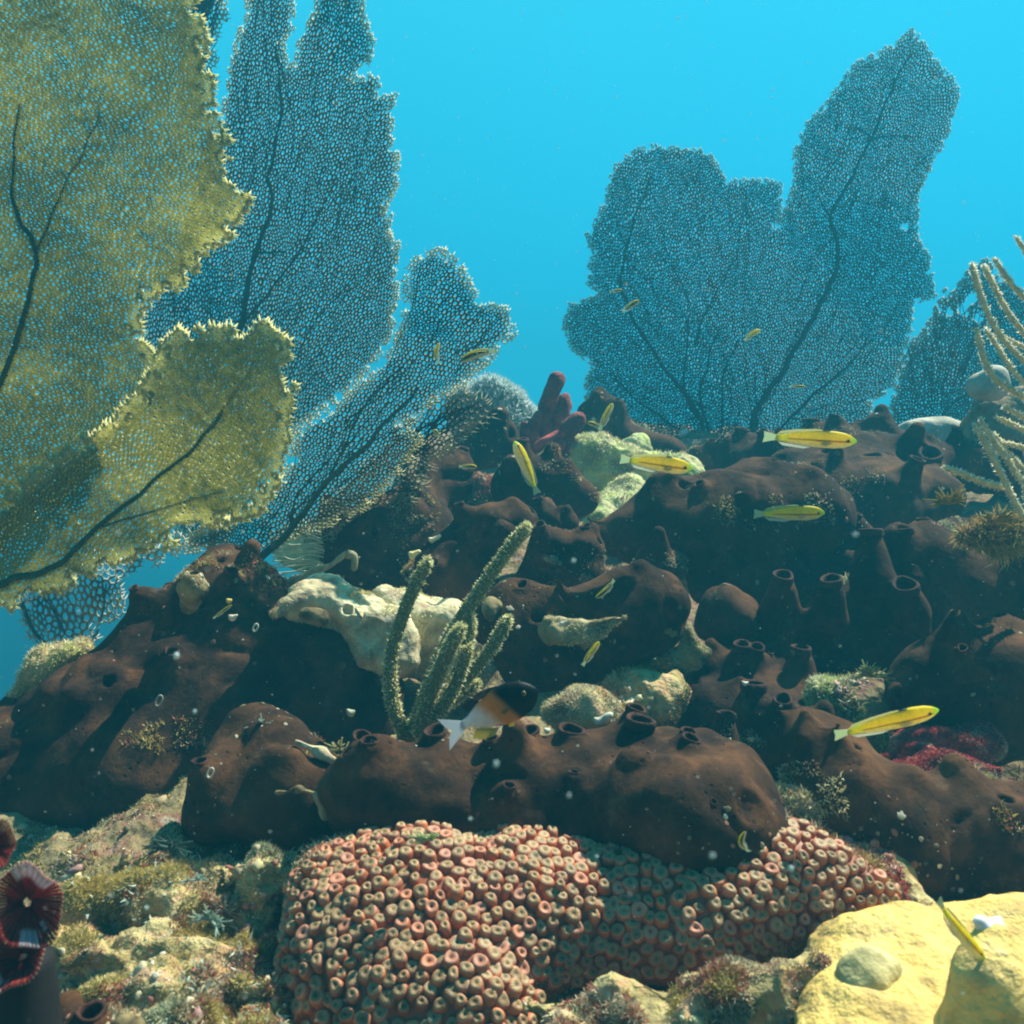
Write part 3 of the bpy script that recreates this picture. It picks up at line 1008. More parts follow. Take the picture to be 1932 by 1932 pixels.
# upper right ridge of chimneys
sponge('chimney_sponge', 'upper ridge of brown chimney sponge just below the foot of the largest sea fan', 1.62,
       [(1330, 880, 40, 1440, 860, 45, .2, .15), (1500, 900, 60, 1600, 900, 70), (1590, 870, 55, 1700, 890, 60), (1700, 890, 60, 1830, 880, 50), (1520, 960, 80, 1650, 970, 90, -.1, -.12), (1650, 960, 80, 1750, 940, 60, -.1, -.1),
        (1560, 920, 55, 1640, 920, 60, -.05, -.05), (1830, 870, 40, 1900, 880, 50), (1660, 840, 30, 1720, 850, 40, .1, .1), (1540, 850, 40, 1600, 850, 40, .1, .1), (1450, 880, 40, 1500, 870, 40, .1, .1)],
       [(1531, 792, 15, 75, .1, 0, 0), (1600, 800, 13, 40, .1, 0, 0), (1626, 796, 15, 50, .1, 0, .1), (1668, 800, 17, 50, .1, 0, 0), (1645, 864, 22, 90, -.10, 0, -.05),
        (1648, 836, 21, 50, .05, 0, .1), (1562, 862, 18, 70, -.06, .1, .1), (1755, 855, 24, 60, -.08, .1, -.9), (1470, 895, 16, 14, -.02, .4, 0), (1505, 840, 14, 26, .1, 0, 0), (1345, 858, 10, 10, .2, 0, 0), (1540, 945, 28, 20, -.12, -.3, -.1)],
       h=.0045, k=.04, amps=((.014, 9), (.008, 20), (.003, 50)), seed=35, bumps=34)

# great middle right colony
sponge('chimney_sponge', 'great dark colony of chimney sponge at right with three tall tubes in a row', 1.16,
       [(1478, 1225, 62, 1560, 1225, 66, .02, .02), (1600, 1190, 60, 1680, 1190, 60, .05, .05), (1640, 1120, 60, 1760, 1090, 80, .06, .05), (1760, 1090, 80, 1900, 1110, 90, .05, .05), (1700, 1190, 90, 1900, 1210, 105, .04, .04),
        (1590, 1220, 80, 1700, 1250, 80, .04, .04), (1340, 1350, 66, 1480, 1350, 80, -.10, -.10), (1420, 1290, 50, 1560, 1290, 66, -.04, -.02), (1440, 1400, 70, 1560, 1410, 70, -.16, -.16), (1340, 1280, 42, 1400, 1280, 50, -.05, -.05),
        (1690, 1030, 34, 1760, 1050, 50, .04, .04), (1470, 1120, 50, 1560, 1080, 60, .16, .16), (1540, 1060, 70, 1620, 1050, 70, .18, .18), (1800, 1010, 50, 1900, 1040, 60, .08, .08)],
       [(1478, 1085, 21, 96, -.05, -.03, -.40), (1568, 1092, 20, 88, -.06, -.10, -.42), (1707, 1103, 24, 70, -.05, -.35, -.60), (1643, 1000, 20, 90, .0, .0, .05), (1705, 1000, 17, 90, .02, -.1, .1),
        (1400, 1215, 18, 60, -.09, .0, -.28), (1512, 1222, 20, 70, -.10, .02, -.12), (1422, 1290, 24, 50, -.17, .0, -.05), (1312, 1290, 13, 26, -.10, -.2, -.1), (1370, 1346, 18, 80, -.20, .1, -.12), (1505, 1437, 12, 34, -.26, 0, -.25)],
       h=.0042, k=.032, amps=((.012, 9), (.006, 20), (.002, 50)), seed=37, bumps=36)

sponge('brown_sponge', 'broad dark brown mound with one small orange-rimmed hole at the right edge', .98,
       [(1800, 1290, 95, 1900, 1290, 100), (1720, 1330, 70, 1850, 1350, 90), (1900, 1250, 60, 1980, 1300, 100)],
       [(1816, 1222, 10, 10, -.08, -.1, -.9)], h=.004, k=.05, amps=((.014, 8), (.006, 20)), seed=39, bumps=8)

sponge('brown_sponge', 'low dark brown sheet of sponge spreading to the right edge below the red crust', .80,
       [(1530, 1430, 60, 1580, 1500, 75, .02, .0), (1580, 1520, 85, 1720, 1570, 85), (1700, 1570, 85, 1900, 1600, 95), (1880, 1570, 80, 1990, 1600, 100), (1720, 1650, 65, 1950, 1660, 70, -.03, -.03), (1510, 1380, 40, 1580, 1400, 36, .05, .05)],
       [(1612, 1470, 12, 14, -.02, 0, -.2), (1724, 1500, 15, 12, .0, .0, -.1), (1838, 1515, 20, 20, -.0, .1, -.25), (1540, 1365, 15, 24, .05, -.5, -.1)], h=.0035, k=.045, amps=((.014, 9), (.006, 22)), seed=41, bumps=16)

# middle log with rounded end
sponge('brown_sponge', 'brown log sponge with a rounded right end, just right of the sea rod fingers', 1.08,
       [(960, 1140, 55, 1060, 1170, 60), (1060, 1180, 62, 1180, 1160, 65), (1180, 1150, 66, 1250, 1145, 56), (1000, 1230, 55, 1120, 1240, 60, -.01, .0), (1120, 1230, 55, 1230, 1200, 50), (930, 1190, 50, 1000, 1230, 60, .0, .0)],
       [(985, 1103, 13, 20, -.02, -.3, -.7)], h=.0035, k=.04, amps=((.014, 10), (.006, 24)), seed=43, bumps=9)
sponge('brown_sponge', 'dark stub of sponge with a yellow-green cap, right of the rounded log end', 1.14,
       [(1370, 1140, 44, 1385, 1160, 52), (1340, 1180, 34, 1400, 1190, 50)], [], h=.0035, k=.03, seed=45)
sponge('brown_sponge', 'low brown arch of sponge between the long right log and the rounded log end', 1.28,
       [(1310, 1060, 24, 1350, 1040, 34), (1350, 1040, 34, 1440, 1050, 40), (1220, 1070, 24, 1270, 1070, 30, -.06, -.04), (1440, 1050, 40, 1490, 1100, 50), (1330, 1110, 34, 1420, 1110, 40)], [(1225, 1052, 12, 8, -.06, .2, -.2)], h=.0035, k=.03, seed=47, bumps=7)

# ================================================================ ROCKS AND BOULDERS
def rock(label, d0, prims, mat='pale_rock', h=.0035, k=.03, seed=1, ridged=.010, amps=((.013, 13), (.007, 32), (.002, 80)), name='rock', cat='rock', keep=None, pits=(), group=None):
    sd = SDF()
    pts = []
    for p in prims:
        x1, y1, r1, x2, y2, r2 = p[:6]
        e1, e2 = (p[6], p[7]) if len(p) > 6 else (0, 0)
        sq = p[8] if len(p) > 8 else (1, 1, 1)
        A = P(x1, y1, d0 + e1); B = P(x2, y2, d0 + e2)
        sd.cap(A, B, r1 * PX(d0), r2 * PX(d0), k, 'add', sq)
        pts += [A, B]
    for x, y, r, e in pits:
        A = P(x, y, d0 + e)
        sd.cap(A, A + [0, .02, -.01], r * PX(d0), r * .7 * PX(d0), .004, 'sub')
    v, f = blob_mesh(sd, h, amps, seed, ridged)
    o = link(name, mesh_from(name, v, f, M[mat]))
    tag(o, label, cat, group)
    if keep: SURF[keep] = (v, f)
    return o


rock('pale cream slab of dead coral with a pointed left tip, behind the sea rod', 1.10,
     [(520, 1160, 14, 600, 1130, 30, -.06, -.0), (600, 1125, 30, 690, 1160, 48), (640, 1150, 40, 720, 1190, 50), (700, 1170, 50, 740, 1240, 52, .0, .0)], seed=51, keep='slab', pits=[(648, 1138, 8, -.05), (660, 1158, 5, -.055), (672, 1142, 4, -.05)])
rock('pale rounded boulder behind the left finger of the sea rod', 1.16,
     [(750, 1165, 50, 830, 1165, 50), (760, 1220, 60, 860, 1230, 60)], seed=52, keep='slab2')
rock('yellow-brown lump of crust hanging from the lower edge of the pale slab', 1.02, [(575, 1158, 14, 606, 1168, 16)], mat='crust_sponge', seed=53, h=.002, k=.01, ridged=.003, amps=((.003, 40), (.001, 120)), name='crust_lump', cat='crust')
rock('pale green algae-covered boulder under the pointing yellow fish at upper centre', 1.72,
     [(1130, 875, 50, 1200, 895, 55), (1200, 905, 52, 1285, 905, 46), (1180, 960, 60, 1150, 1000, 50, -.1, -.15), (1060, 870, 40, 1130, 870, 40, .0, .0)], mat='green_rock', seed=54, h=.0045, keep='green1')
rock('reddish tan rock wedged between the dark stump and the horned sponge', 1.56, [(900, 920, 42, 930, 960, 48), (880, 980, 45, 930, 960, 40)], mat='reef', seed=55, h=.004, keep='tan')
rock('round grey-green stone beside the foot of the purple finger sponge', 1.80, [(1120, 835, 24, 1130, 838, 24)], mat='brain', seed=56, h=.004, ridged=.002)
rock('arched pale ledge behind the yellow fish at upper centre', 1.86, [(1175, 850, 16, 1205, 848, 18), (1205, 848, 18, 1228, 872, 14)], mat='green_rock', seed=57, h=.004)
rock('pale yellow shelf of rock showing under the long right log', 1.24, [(1150, 1085, 26, 1210, 1080, 22), (1130, 1100, 24, 1190, 1110, 26)], seed=58, keep='shelf', ridged=.008)
rock('small pale rock in the gap right of the rounded log end', 1.30, [(1285, 1075, 20, 1310, 1085, 24), (1290, 1100, 18, 1310, 1110, 20)], seed=59, keep='shelf2')
rock('grey crusted ledge lying along the top of the middle log sponge', 1.02, [(1045, 1200, 26, 1090, 1195, 24), (1090, 1190, 22, 1180, 1165, 18, .0, .0), (1040, 1180, 20, 1050, 1190, 22)], mat='crust_sponge', seed=60, keep='ledge')
rock('small upright grey stone standing behind the sea rod fingers', 1.05, [(935, 1155, 22, 945, 1190, 24)], mat='crust_sponge', seed=61, h=.003)
rock('pale sandy hump of rock behind the dark-headed fish', .98, [(1040, 1350, 30, 1100, 1335, 34), (1100, 1335, 34, 1150, 1370, 36)], mat='turf_rock', seed=62, keep='hump', ridged=.008)
rock('mottled sunlit rock in the hollow at the middle of the reef', 1.0, [(1190, 1320, 50, 1260, 1310, 60, .04, .06)], mat='turf_rock', seed=63, keep='hollow')
rock('thin bright cream sliver of dead coral between the left wedge and the front log', .84, [(562, 1400, 9, 600, 1418, 11), (600, 1418, 11, 640, 1442, 8)], seed=301, h=.002, k=.008, ridged=.004, amps=((.004, 40), (.002, 110)))
rock('crusty yellow-white rim hanging on the lower right of the left brown wedge', .80, [(520, 1497, 8, 560, 1490, 9), (560, 1490, 9, 598, 1500, 8), (598, 1500, 8, 612, 1540, 7)], mat='crust_sponge', seed=302, h=.0018, k=.006, ridged=.005, amps=((.004, 60), (.002, 150)), name='crust_patch', cat='crust')
rock('broken cream rubble between the rounded log end and the chimney colony', 1.08, [(1300, 1190, 18, 1322, 1230, 20), (1260, 1250, 20, 1310, 1240, 18), (1215, 1275, 22, 1250, 1265, 20)], mat='turf_rock', seed=304, keep='gaprub', ridged=.010)
rock('pitted grey coral mound at the foot of the far right sea fan', 1.80, [(1720, 822, 30, 1780, 825, 32), (1780, 822, 30, 1815, 820, 18)], mat='brain', seed=64, h=.004, ridged=.0, amps=((.003, 20), (.003, 70)), name='brain_coral', cat='coral')
rock('bright round coral head on a dark block, behind the right sea rod', 1.65, [(1852, 728, 26, 1875, 722, 30)], mat='brain', seed=65, h=.004, ridged=.002, amps=((.003, 20), (.004, 60)), name='round_coral', cat='coral')
rock('dark blue-grey block of rock carrying the bright coral head at right', 1.75, [(1860, 780, 42, 1930, 790, 60), (1850, 830, 46, 1940, 850, 60)], mat='reef', seed=66, h=.006)
rock('crimson crust of weed along the ledge below the lower right fish', .86, [(1625, 1420, 26, 1680, 1470, 34, .03, .0), (1680, 1465, 34, 1790, 1475, 34), (1790, 1470, 32, 1880, 1455, 24), (1700, 1410, 40, 1850, 1400, 44, .05, .06)], mat='red_crust', seed=67, keep='red', h=.003, name='red_crust', cat='red crust')
rock('shaggy algae rock between the chimney colony and the lower right fish', 1.0, [(1560, 1320, 40, 1640, 1330, 50), (1600, 1370, 40, 1680, 1380, 50)], mat='reef', seed=68, keep='shag')
rock('sunlit mound of turf-covered rock in the lower left corner', .72,
     [(330, 1555, 22, 350, 1600, 34, .13, .11), (230, 1640, 34, 520, 1620, 40, .10, .09), (150, 1730, 50, 480, 1710, 60, .05, .05), (130, 1820, 60, 500, 1810, 66, .0, .0),
      (170, 1910, 66, 520, 1900, 70, -.045, -.045), (150, 2000, 80, 560, 2000, 80, -.09, -.09), (420, 1640, 40, 540, 1650, 44, .06, .06)],
     mat='turf_rock', seed=69, keep='turfmound', h=.0035, k=.012, ridged=.020, amps=((.022, 12), (.012, 30), (.005, 70)))
rock('dark sloping rock rib running down the right side of the knobbly pink coral', .76,
     [(1450, 1510, 26, 1530, 1550, 34, .03, .02), (1530, 1550, 34, 1650, 1640, 36, .02, .0), (1650, 1640, 36, 1730, 1730, 34, .0, -.04)], mat='turf_rock', seed=70, keep='rib', h=.003, ridged=.010, amps=((.010, 18), (.006, 50)))
rock('shaded rubble rock below the pink coral at the bottom of the view', .62,
     [(1060, 1960, 60, 1180, 1960, 66), (1180, 1940, 50, 1300, 1930, 56), (1000, 1900, 40, 1120, 1890, 44, .02, .02), (1120, 1885, 42, 1300, 1880, 44, .02, .02), (1300, 1920, 52, 1420, 1890, 50), (1420, 1880, 46, 1520, 1850, 44), (1500, 1930, 60, 1400, 1990, 60), (1540, 1800, 26, 1600, 1785, 24, .03, .03)], mat='turf_rock', seed=71, keep='rubble', h=.003, k=.012, ridged=.014, amps=((.014, 16), (.008, 40), (.003, 90)))
rock('weedy brown rock shelf where the right sea rod grows', 1.02, [(1820, 1010, 22, 1900, 1020, 34), (1880, 990, 22, 1950, 1000, 40)], mat='reef', seed=72, keep='weedshelf')
rock('small blue-grey rock in the gap at the far left below the sea fans', 1.15, [(30, 1310, 22, 90, 1262, 24), (90, 1262, 24, 150, 1225, 16), (60, 1300, 26, 130, 1270, 26)], mat='turf_rock', seed=73, keep='leftgap')
# ================================================================ KNOBBLY PINK CORAL
def knob_coral():
    d0 = .70
    root = empty('star_coral', P(900, 1900, d0), 'mound of knobbly pink-orange coral with olive polyp mouths, under the front brown log', 'coral')
    sd = SDF()
    for p in [(640, 1740, 95, 800, 1720, 105, .02, .03), (660, 1850, 110, 860, 1850, 130, .0, .0), (740, 1930, 120, 860, 1960, 140, -.02, -.02), (620, 1660, 60, 760, 1650, 70, .06, .06),
              (820, 1700, 90, 1000, 1720, 100, .05, .04), (1000, 1720, 95, 1300, 1740, 100, .04, .03), (1300, 1720, 90, 1420, 1700, 80, .03, .04), (1420, 1640, 70, 1500, 1610, 55, .06, .07),
              (1480, 1640, 60, 1620, 1680, 55, .06, .04), (1400, 1720, 60, 1520, 1700, 55, .03, .04), (1000, 1640, 80, 1350, 1640, 90, .08, .07)]:
        x1, y1, r1, x2, y2, r2, e1, e2 = p
        sd.cap(P(x1, y1, d0 + e1), P(x2, y2, d0 + e2), r1 * PX(d0 + e1), r2 * PX(d0 + e2), .04)
    v, f = blob_mesh(sd, .0032, ((.006, 14), (.002, 40)), 77)
    mb = MB(); mb.add(v, f, np.array([.30, .09, .04]))
    mb.build('colony_base', M['polyp'], root)
    rng = np.random.default_rng(4)
    allowed = [(512, 1790), (528, 1710), (566, 1645), (625, 1600), (710, 1570), (800, 1540), (960, 1540), (1400, 1500), (1440, 1545), (1520, 1560), (1600, 1610), (1690, 1680), (1700, 1720), (1600, 1745), (1480, 1760), (1440, 1820), (1300, 1880), (1160, 1870), (1060, 1850), (1000, 1850), (1010, 1890), (960, 1990), (560, 1990), (505, 1850)]
    SURF['coral'] = (v, f)
    pts, nor = sample(v, f, 90000, rng, lambda c, n: (n[:, 1] < .55) * (n[:, 2] > -.45) * (c[:, 1] < 1.0) + 1e-9)
    sx = 966 + pts[:, 0] / (TAN * pts[:, 1]) * 966; sy = 966 - pts[:, 2] / (TAN * pts[:, 1]) * 966
    ok = in_poly(np.stack([sx, sy], 1), allowed)
    pts, nor = pts[ok], nor[ok]
    # poisson selection with a hash grid
    grid = {}; sel = []
    R = .0089
    for i in range(len(pts)):
        p = pts[i]
        r = R * (.82 + .3 * ((i * 7919) % 100) / 100)
        key = tuple((p // R).astype(int)); good = True
        for a in (-1, 0, 1):
            for b in (-1, 0, 1):
                for c in (-1, 0, 1):
                    for j in grid.get((key[0] + a, key[1] + b, key[2] + c), ()):
                        if np.sum((pts[j] - p) ** 2) < r * r:
                            good = False; break
                    if not good: break
                if not good: break
            if not good: break
        if good:
            grid.setdefault(key, []).append(i); sel.append(i)
    mb = MB()
    seg = 24
    ang = np.linspace(0, 2 * np.pi, seg, endpoint=False)
    #        r/R   h/R   colour
    prof = [(1.12, -.6, 0), (1.08, .10, 0), (1.0, .50, 0), (.90, .80, 0), (.76, 1.0, 1), (.62, 1.08, 2), (.48, 1.10, 2), (.32, 1.06, 2), (.16, .98, 3), (.02, .94, 3)]
    up = np.array([0, -.35, 1.0]); up /= np.linalg.norm(up)
    for i in sel:
        p, n = pts[i], nor[i]
        a = n * .9 + up * .5 + rng.normal(0, .13, 3); a /= np.linalg.norm(a)
        rr = .0057 * rng.uniform(.80, 1.18); hh = .0050 * rng.uniform(.6, 1.35)
        x = np.cross(a, [rng.normal(), rng.normal(), rng.normal()]); x /= np.linalg.norm(x); y = np.cross(a, x)
        el = rng.uniform(.74, 1.0); dent = rng.uniform(.3, 1.2)
        closed = rng.random() < .09
        w = rng.uniform(0, 1)
        side = np.array([.62, .17, .045]) * (1 - w) + np.array([.58, .21, .11]) * w
        side = side * rng.uniform(.66, 1.0) * (1 + .18 * math.sin(p[0] * 40 + 1) * math.sin(p[2] * 55 + p[1] * 30))
        rim = side * .75 + np.array([.60, .36, .26]) * .30
        olive = np.array([.36, .21, .09]) * rng.uniform(.7, 1.25)
        cols = [side * .8, rim, olive if not closed else rim * .9, olive * .7 if not closed else side * .5]
        V, C = [], []
        for k, (r_, h_, ci) in enumerate(prof):
            ruf = np.zeros(seg)
            if ci >= 2 and not closed:
                ruf = .11 * np.where(np.arange(seg) % 2 == 0, 1, -1) * (1 if k < 8 else .3)
            if closed and ci >= 2:
                h_ = h_ - .25 * (1 - r_)
            hz = (h_ + ruf * dent) * (hh if k > 2 else hh) 
            V.append(p + a * hz[:, None] + (x * np.cos(ang)[:, None] + y * el * np.sin(ang)[:, None]) * (r_ * rr * (1 + .05 * np.sin(ang * 3 + w * 6)))[:, None])
            base = np.tile(cols[ci], (seg, 1))
            if ci == 2 and not closed:
                base = np.where((np.arange(seg) % 2 == 0)[:, None], np.array([.48, .36, .17]) * rng.uniform(.7, 1.1), base * .6)
            C.append(base)
        V = np.concatenate(V); C = np.concatenate(C)
        ii = np.arange(len(prof) - 1)[:, None] * seg; j = np.arange(seg)[None]; j2 = (j + 1) % seg
        F = np.stack([ii + j, ii + j2, ii + seg + j2, ii + seg + j], -1).reshape(-1, 4)
        mb.add(V, F, C)
    mb.build('polyp_cover', M['polyp'], root)
    print('knobs', len(sel))


knob_coral()

# ================================================================ YELLOW CORAL, BOTTOM RIGHT
def yellow_coral():
    d0 = .56
    root = empty('yellow_coral', P(1750, 1980, d0), 'bright yellow lumpy coral in full sun in the lower right corner', 'coral')
    sd = SDF()
    for (xa, ya, za, xb, yb, zb, r) in ((.235, .645, -.292, .45, .665, -.282, .040), (.215, .59, -.305, .45, .60, -.296, .048), (.195, .535, -.318, .45, .54, -.312, .050), (.19, .48, -.330, .45, .48, -.326, .052), (.26, .67, -.30, .40, .69, -.29, .03), (.34, .57, -.285, .36, .60, -.285, .030)):
        sd.cap((xa, ya, za), (xb, yb, zb), r, r, .03, 'add', (1, 1, 1.7))
    v, f = blob_mesh(sd, .0026, ((.007, 16), (.003, 45), (.0015, 120)), 91, .003)
    link('body', mesh_from('body', v, f, M['yellow_coral']), root)
    SURF['yellow'] = (v, f)
    # round grey-green knob
    s2 = SDF()
    A = P(1675, 1790, d0 + .0)
    s2.cap(A + [0, .034, -.034], A + [.010, .038, -.034], .0165, .0150, .01)
    v2, f2 = blob_mesh(s2, .0018, ((.0025, 60), (.001, 150)), 92)
    k = link('knob', mesh_from('knob', v2, f2, M['knob']), root)
    k['label'] = 'round grey-green knob'
    # horn with a white tip
    s3 = SDF()
    s3.cap(P(1872, 1765, d0 - .02), P(1862, 1850, d0 - .03), .008, .014, .01)
    s3.cap(P(1862, 1840, d0 - .03), P(1880, 1930, d0 - .03), .014, .032, .02)
    v3, f3 = blob_mesh(s3, .002, ((.002, 40), (.001, 120)), 93)
    link('horn', mesh_from('horn', v3, f3, M['yellow_coral']), root)
    s4 = SDF()
    s4.cap(P(1870, 1768, d0 - .021), P(1884, 1738, d0 - .02), .0075, .0032, .006); s4.cap(P(1870, 1768, d0 - .021), P(1852, 1742, d0 - .02), .007, .003, .006)
    v4, f4 = blob_mesh(s4, .0014, ((.002, 90), (.001, 200)), 94)
    mb = MB(); mb.add(v4, f4, np.array([.86, .86, .84]))
    tp = mb.build('horn_tip', M['col'], root); tp['label'] = 'white tip of the horn'


yellow_coral()

# ================================================================ SEA FANS
def dplane(d0, gx=0, gy=0, amp=.03, sc=.004, seed=0, uc=0, vc=0):
    def f(u, v):
        u = np.asarray(u, float); v = np.asarray(v, float)
        q = np.stack([u, v, 0 * u], -1)
        return d0 + gx * (u - uc) / 1000 + gy * (v - vc) / 1000 + amp * noise3(q, sc, seed)
    return f


YEL = [(.34, .35, .15), (.56, .54, .24), (.98, .94, .52), (.97, .93, .56)]
BLU = [(.06, .08, .08), (.11, .13, .11), (.36, .37, .22), (.85, .78, .44)]
BLU2 = [(.06, .07, .075), (.10, .105, .09), (.24, .26, .20), (.50, .48, .30)]
DRK = [(.06, .055, .05), (.10, .085, .06), (.22, .20, .14), (.45, .42, .26)]

sea_fan('big yellow-green sea fan filling the upper left corner',
        [(-200, -200), (372, -200), (370, 0), (388, 60), (398, 110), (405, 190), (412, 225), (432, 262), (440, 330), (478, 375), (452, 405), (440, 452), (402, 462), (378, 492), (360, 530), (320, 552), (288, 562), (266, 592), (264, 630), (294, 670),
         (300, 720), (260, 800), (190, 880), (110, 950), (30, 1010), (-60, 1070), (-200, 1100)],
        (-60, 1150), 11.0, dplane(1.04, -.26, 0, .018, .0035, 3), [([(-40, 1000), (-20, 800), (40, 620), (70, 480), (30, 400), (25, 300), (40, 200)], 16, 5), ([(70, 480), (110, 380), (170, 260), (190, 200)], 6, 3)],
        YEL, 'fan_y', .55, .64, ribs=0, seed=3, mean_dir=math.radians(72), vein_col=(.05, .09, .05))
sea_fan('rounded yellow-green sea fan lobe in front at left, below the corner one',
        [(-150, 1020), (0, 945), (100, 868), (200, 800), (262, 740), (290, 690), (300, 650), (335, 622), (390, 615), (440, 618), (500, 604), (522, 625), (545, 640), (550, 700), (562, 730), (545, 790), (545, 830), (530, 905), (508, 945), (480, 975), (420, 990), (345, 985), (340, 1010), (300, 1055), (240, 1052), (190, 1075), (100, 1120), (60, 1135), (-150, 1200)],
        (-130, 1130), 11.0, dplane(.99, -.24, .0, .018, .004, 5), [([(-100, 1125), (20, 1095), (110, 1065), (180, 1000), (260, 935), (350, 860), (420, 780)], 17, 5), ([(180, 1000), (300, 960), (420, 930)], 5, 2), ([(350, 860), (430, 760), (480, 680)], 5, 2)],
        YEL, 'fan_y', .55, .64, ribs=0, seed=5, mean_dir=math.radians(32), vein_col=(.04, .10, .07))
sea_fan('tall blue-green sea fan rising behind the yellow ones, notched at its top',
        [(415, 235), (428, 140), (440, 92), (465, 20), (460, -100), (555, -100), (556, 0), (556, 55), (535, 80), (540, 108), (552, 122), (566, 60), (592, 22), (600, -100), (668, -100), (690, 35), (708, 82), (700, 118), (664, 150), (700, 140), (722, 150), (712, 178), (746, 180), (740, 222), (745, 280),
         (752, 300), (754, 345), (728, 400), (742, 420), (735, 442), (754, 462), (750, 505), (752, 560), (740, 590), (745, 630), (700, 692), (650, 745), (570, 800), (520, 860), (480, 900), (430, 1020), (385, 1050), (330, 1000), (280, 800), (262, 600), (330, 480), (380, 300)],
        (390, 1090), 5.2, dplane(1.72, -.18, 0, .03, .004, 7), [([(395, 1060), (430, 760), (455, 610), (480, 490), (510, 410), (508, 330)], 15, 6), ([(480, 475), (540, 478)], 5, 3), ([(508, 330), (530, 200), (520, 90)], 5, 3), ([(455, 610), (560, 480), (640, 330)], 5, 2)],
        BLU, 'fan_b', 1.9, .52, ribs=90, seed=7, mean_dir=math.radians(78), vein_col=(.05, .09, .08))
sea_fan('coarse-meshed sea fan with pale tips leaning right, rooted by the brown domed sponge',
        [(790, 480), (830, 468), (862, 490), (888, 530), (906, 570), (955, 578), (975, 630), (955, 645), (925, 685), (900, 700), (880, 725), (815, 760), (800, 790), (760, 800), (800, 830), (750, 900), (680, 970), (600, 1000), (540, 1020), (500, 1050), (475, 1066), (440, 1040), (350, 1045), (345, 1010), (480, 960), (545, 880), (560, 810), (640, 755), (700, 705), (740, 650), (758, 610), (765, 560), (760, 510)],
        (470, 1075), 6.6, dplane(1.38, -.20, 0, .03, .0045, 9), [([(470, 1068), (530, 1020), (565, 975), (620, 905), (680, 850), (730, 790), (790, 730)], 16, 5), ([(620, 905), (680, 780), (760, 690)], 5, 3), ([(545, 1000), (560, 940), (640, 840), (660, 790)], 5, 2)],
        BLU, 'fan_b', 1.3, .44, ribs=24, seed=9, mean_dir=math.radians(48), vein_col=(.06, .12, .11))
sea_fan('small dark purplish sea fan with open curling twigs, under the coarse-meshed fan',
        [(560, 1005), (640, 930), (720, 850), (790, 770), (860, 740), (905, 750), (940, 765), (935, 790), (900, 800), (850, 850), (815, 880), (795, 905), (798, 935), (760, 950), (730, 965), (700, 985), (655, 1000), (610, 1025)],
        (540, 1030), 8.8, dplane(1.40, -.05, 0, .04, .006, 11), [([(560, 1010), (650, 950), (740, 930), (790, 925)], 7, 3), ([(600, 980), (700, 880), (790, 810), (880, 770)], 7, 3)],
        DRK, 'fan_b', 1.25, .34, ribs=12, seed=11, mean_dir=math.radians(35), spike=2.0)


def Z8(*pts):
    return [TR(8, *p) for p in pts]


sea_fan('largest sea fan, spread against open water at right in two great lobes',
        [(1375, 855), (1300, 850), (1200, 800), (1103, 752), (1105, 712), (1118, 690), (1072, 655), (1062, 612), (1076, 576), (1112, 562), (1132, 556), (1103, 532), (1118, 480), (1105, 448), (1142, 380), (1148, 340), (1166, 303), (1205, 280), (1240, 273), (1290, 282), (1336, 284), (1348, 305), (1374, 342), (1430, 338), (1476, 345), (1474, 400), (1464, 430),
         (1482, 385), (1498, 340), (1495, 300), (1512, 242), (1540, 212), (1560, 190), (1582, 160), (1612, 118), (1660, 98), (1700, 72), (1720, 56), (1746, 82), (1765, 112), (1800, 150), (1812, 180), (1800, 212), (1788, 260), (1765, 300), (1750, 330), (1735, 360), (1732, 420), (1730, 450), (1752, 480), (1758, 530), (1768, 560), (1722, 572), (1716, 640), (1700, 690), (1690, 735), (1640, 760), (1662, 790), (1600, 810), (1500, 845), (1440, 856)],
        (1400, 866), 4.0, dplane(2.30, 0, 0, .05, .003, 13, ),
        [(Z8((760, 1850), (820, 1790), (840, 1680), (930, 1540), (1010, 1400), (1100, 1240), (1170, 1110), (1175, 980), (1150, 880), (1230, 720), (1320, 560), (1400, 350), (1470, 220)), 13, 3.5),
         (Z8((680, 1850), (640, 1790), (590, 1640), (480, 1500), (400, 1380), (330, 1260), (300, 1120), (340, 920), (420, 720)), 10, 3),
         (Z8((600, 1700), (560, 1570), (565, 1400), (575, 1290)), 6, 2.5), (Z8((670, 1850), (620, 1600), (650, 1480), (690, 1340)), 6, 2.5), (Z8((700, 1850), (710, 1560), (770, 1380)), 5, 2.5),
         (Z8((600, 1400), (640, 1280), (720, 1120), (800, 1000)), 5, 2), (Z8((640, 1800), (560, 1760), (470, 1700), (380, 1640), (270, 1540)), 6, 2.5),
         (Z8((850, 1850), (960, 1720), (1120, 1570), (1250, 1450), (1310, 1330)), 7, 2.5), (Z8((830, 1800), (845, 1690), (850, 1500)), 6, 2), (Z8((1320, 560), (1370, 550), (1460, 555)), 3.5, 2), (Z8((1320, 560), (1260, 510)), 3.5, 2), (Z8((1160, 885), (1110, 815)), 3.5, 2)],
        BLU2, 'fan_b', 1.9, .55, ribs=140, seed=13, mean_dir=math.radians(88), holes=[(1707, 428, 9)], vein_col=(.04, .06, .06), spike=1.2, base_d=2.3)
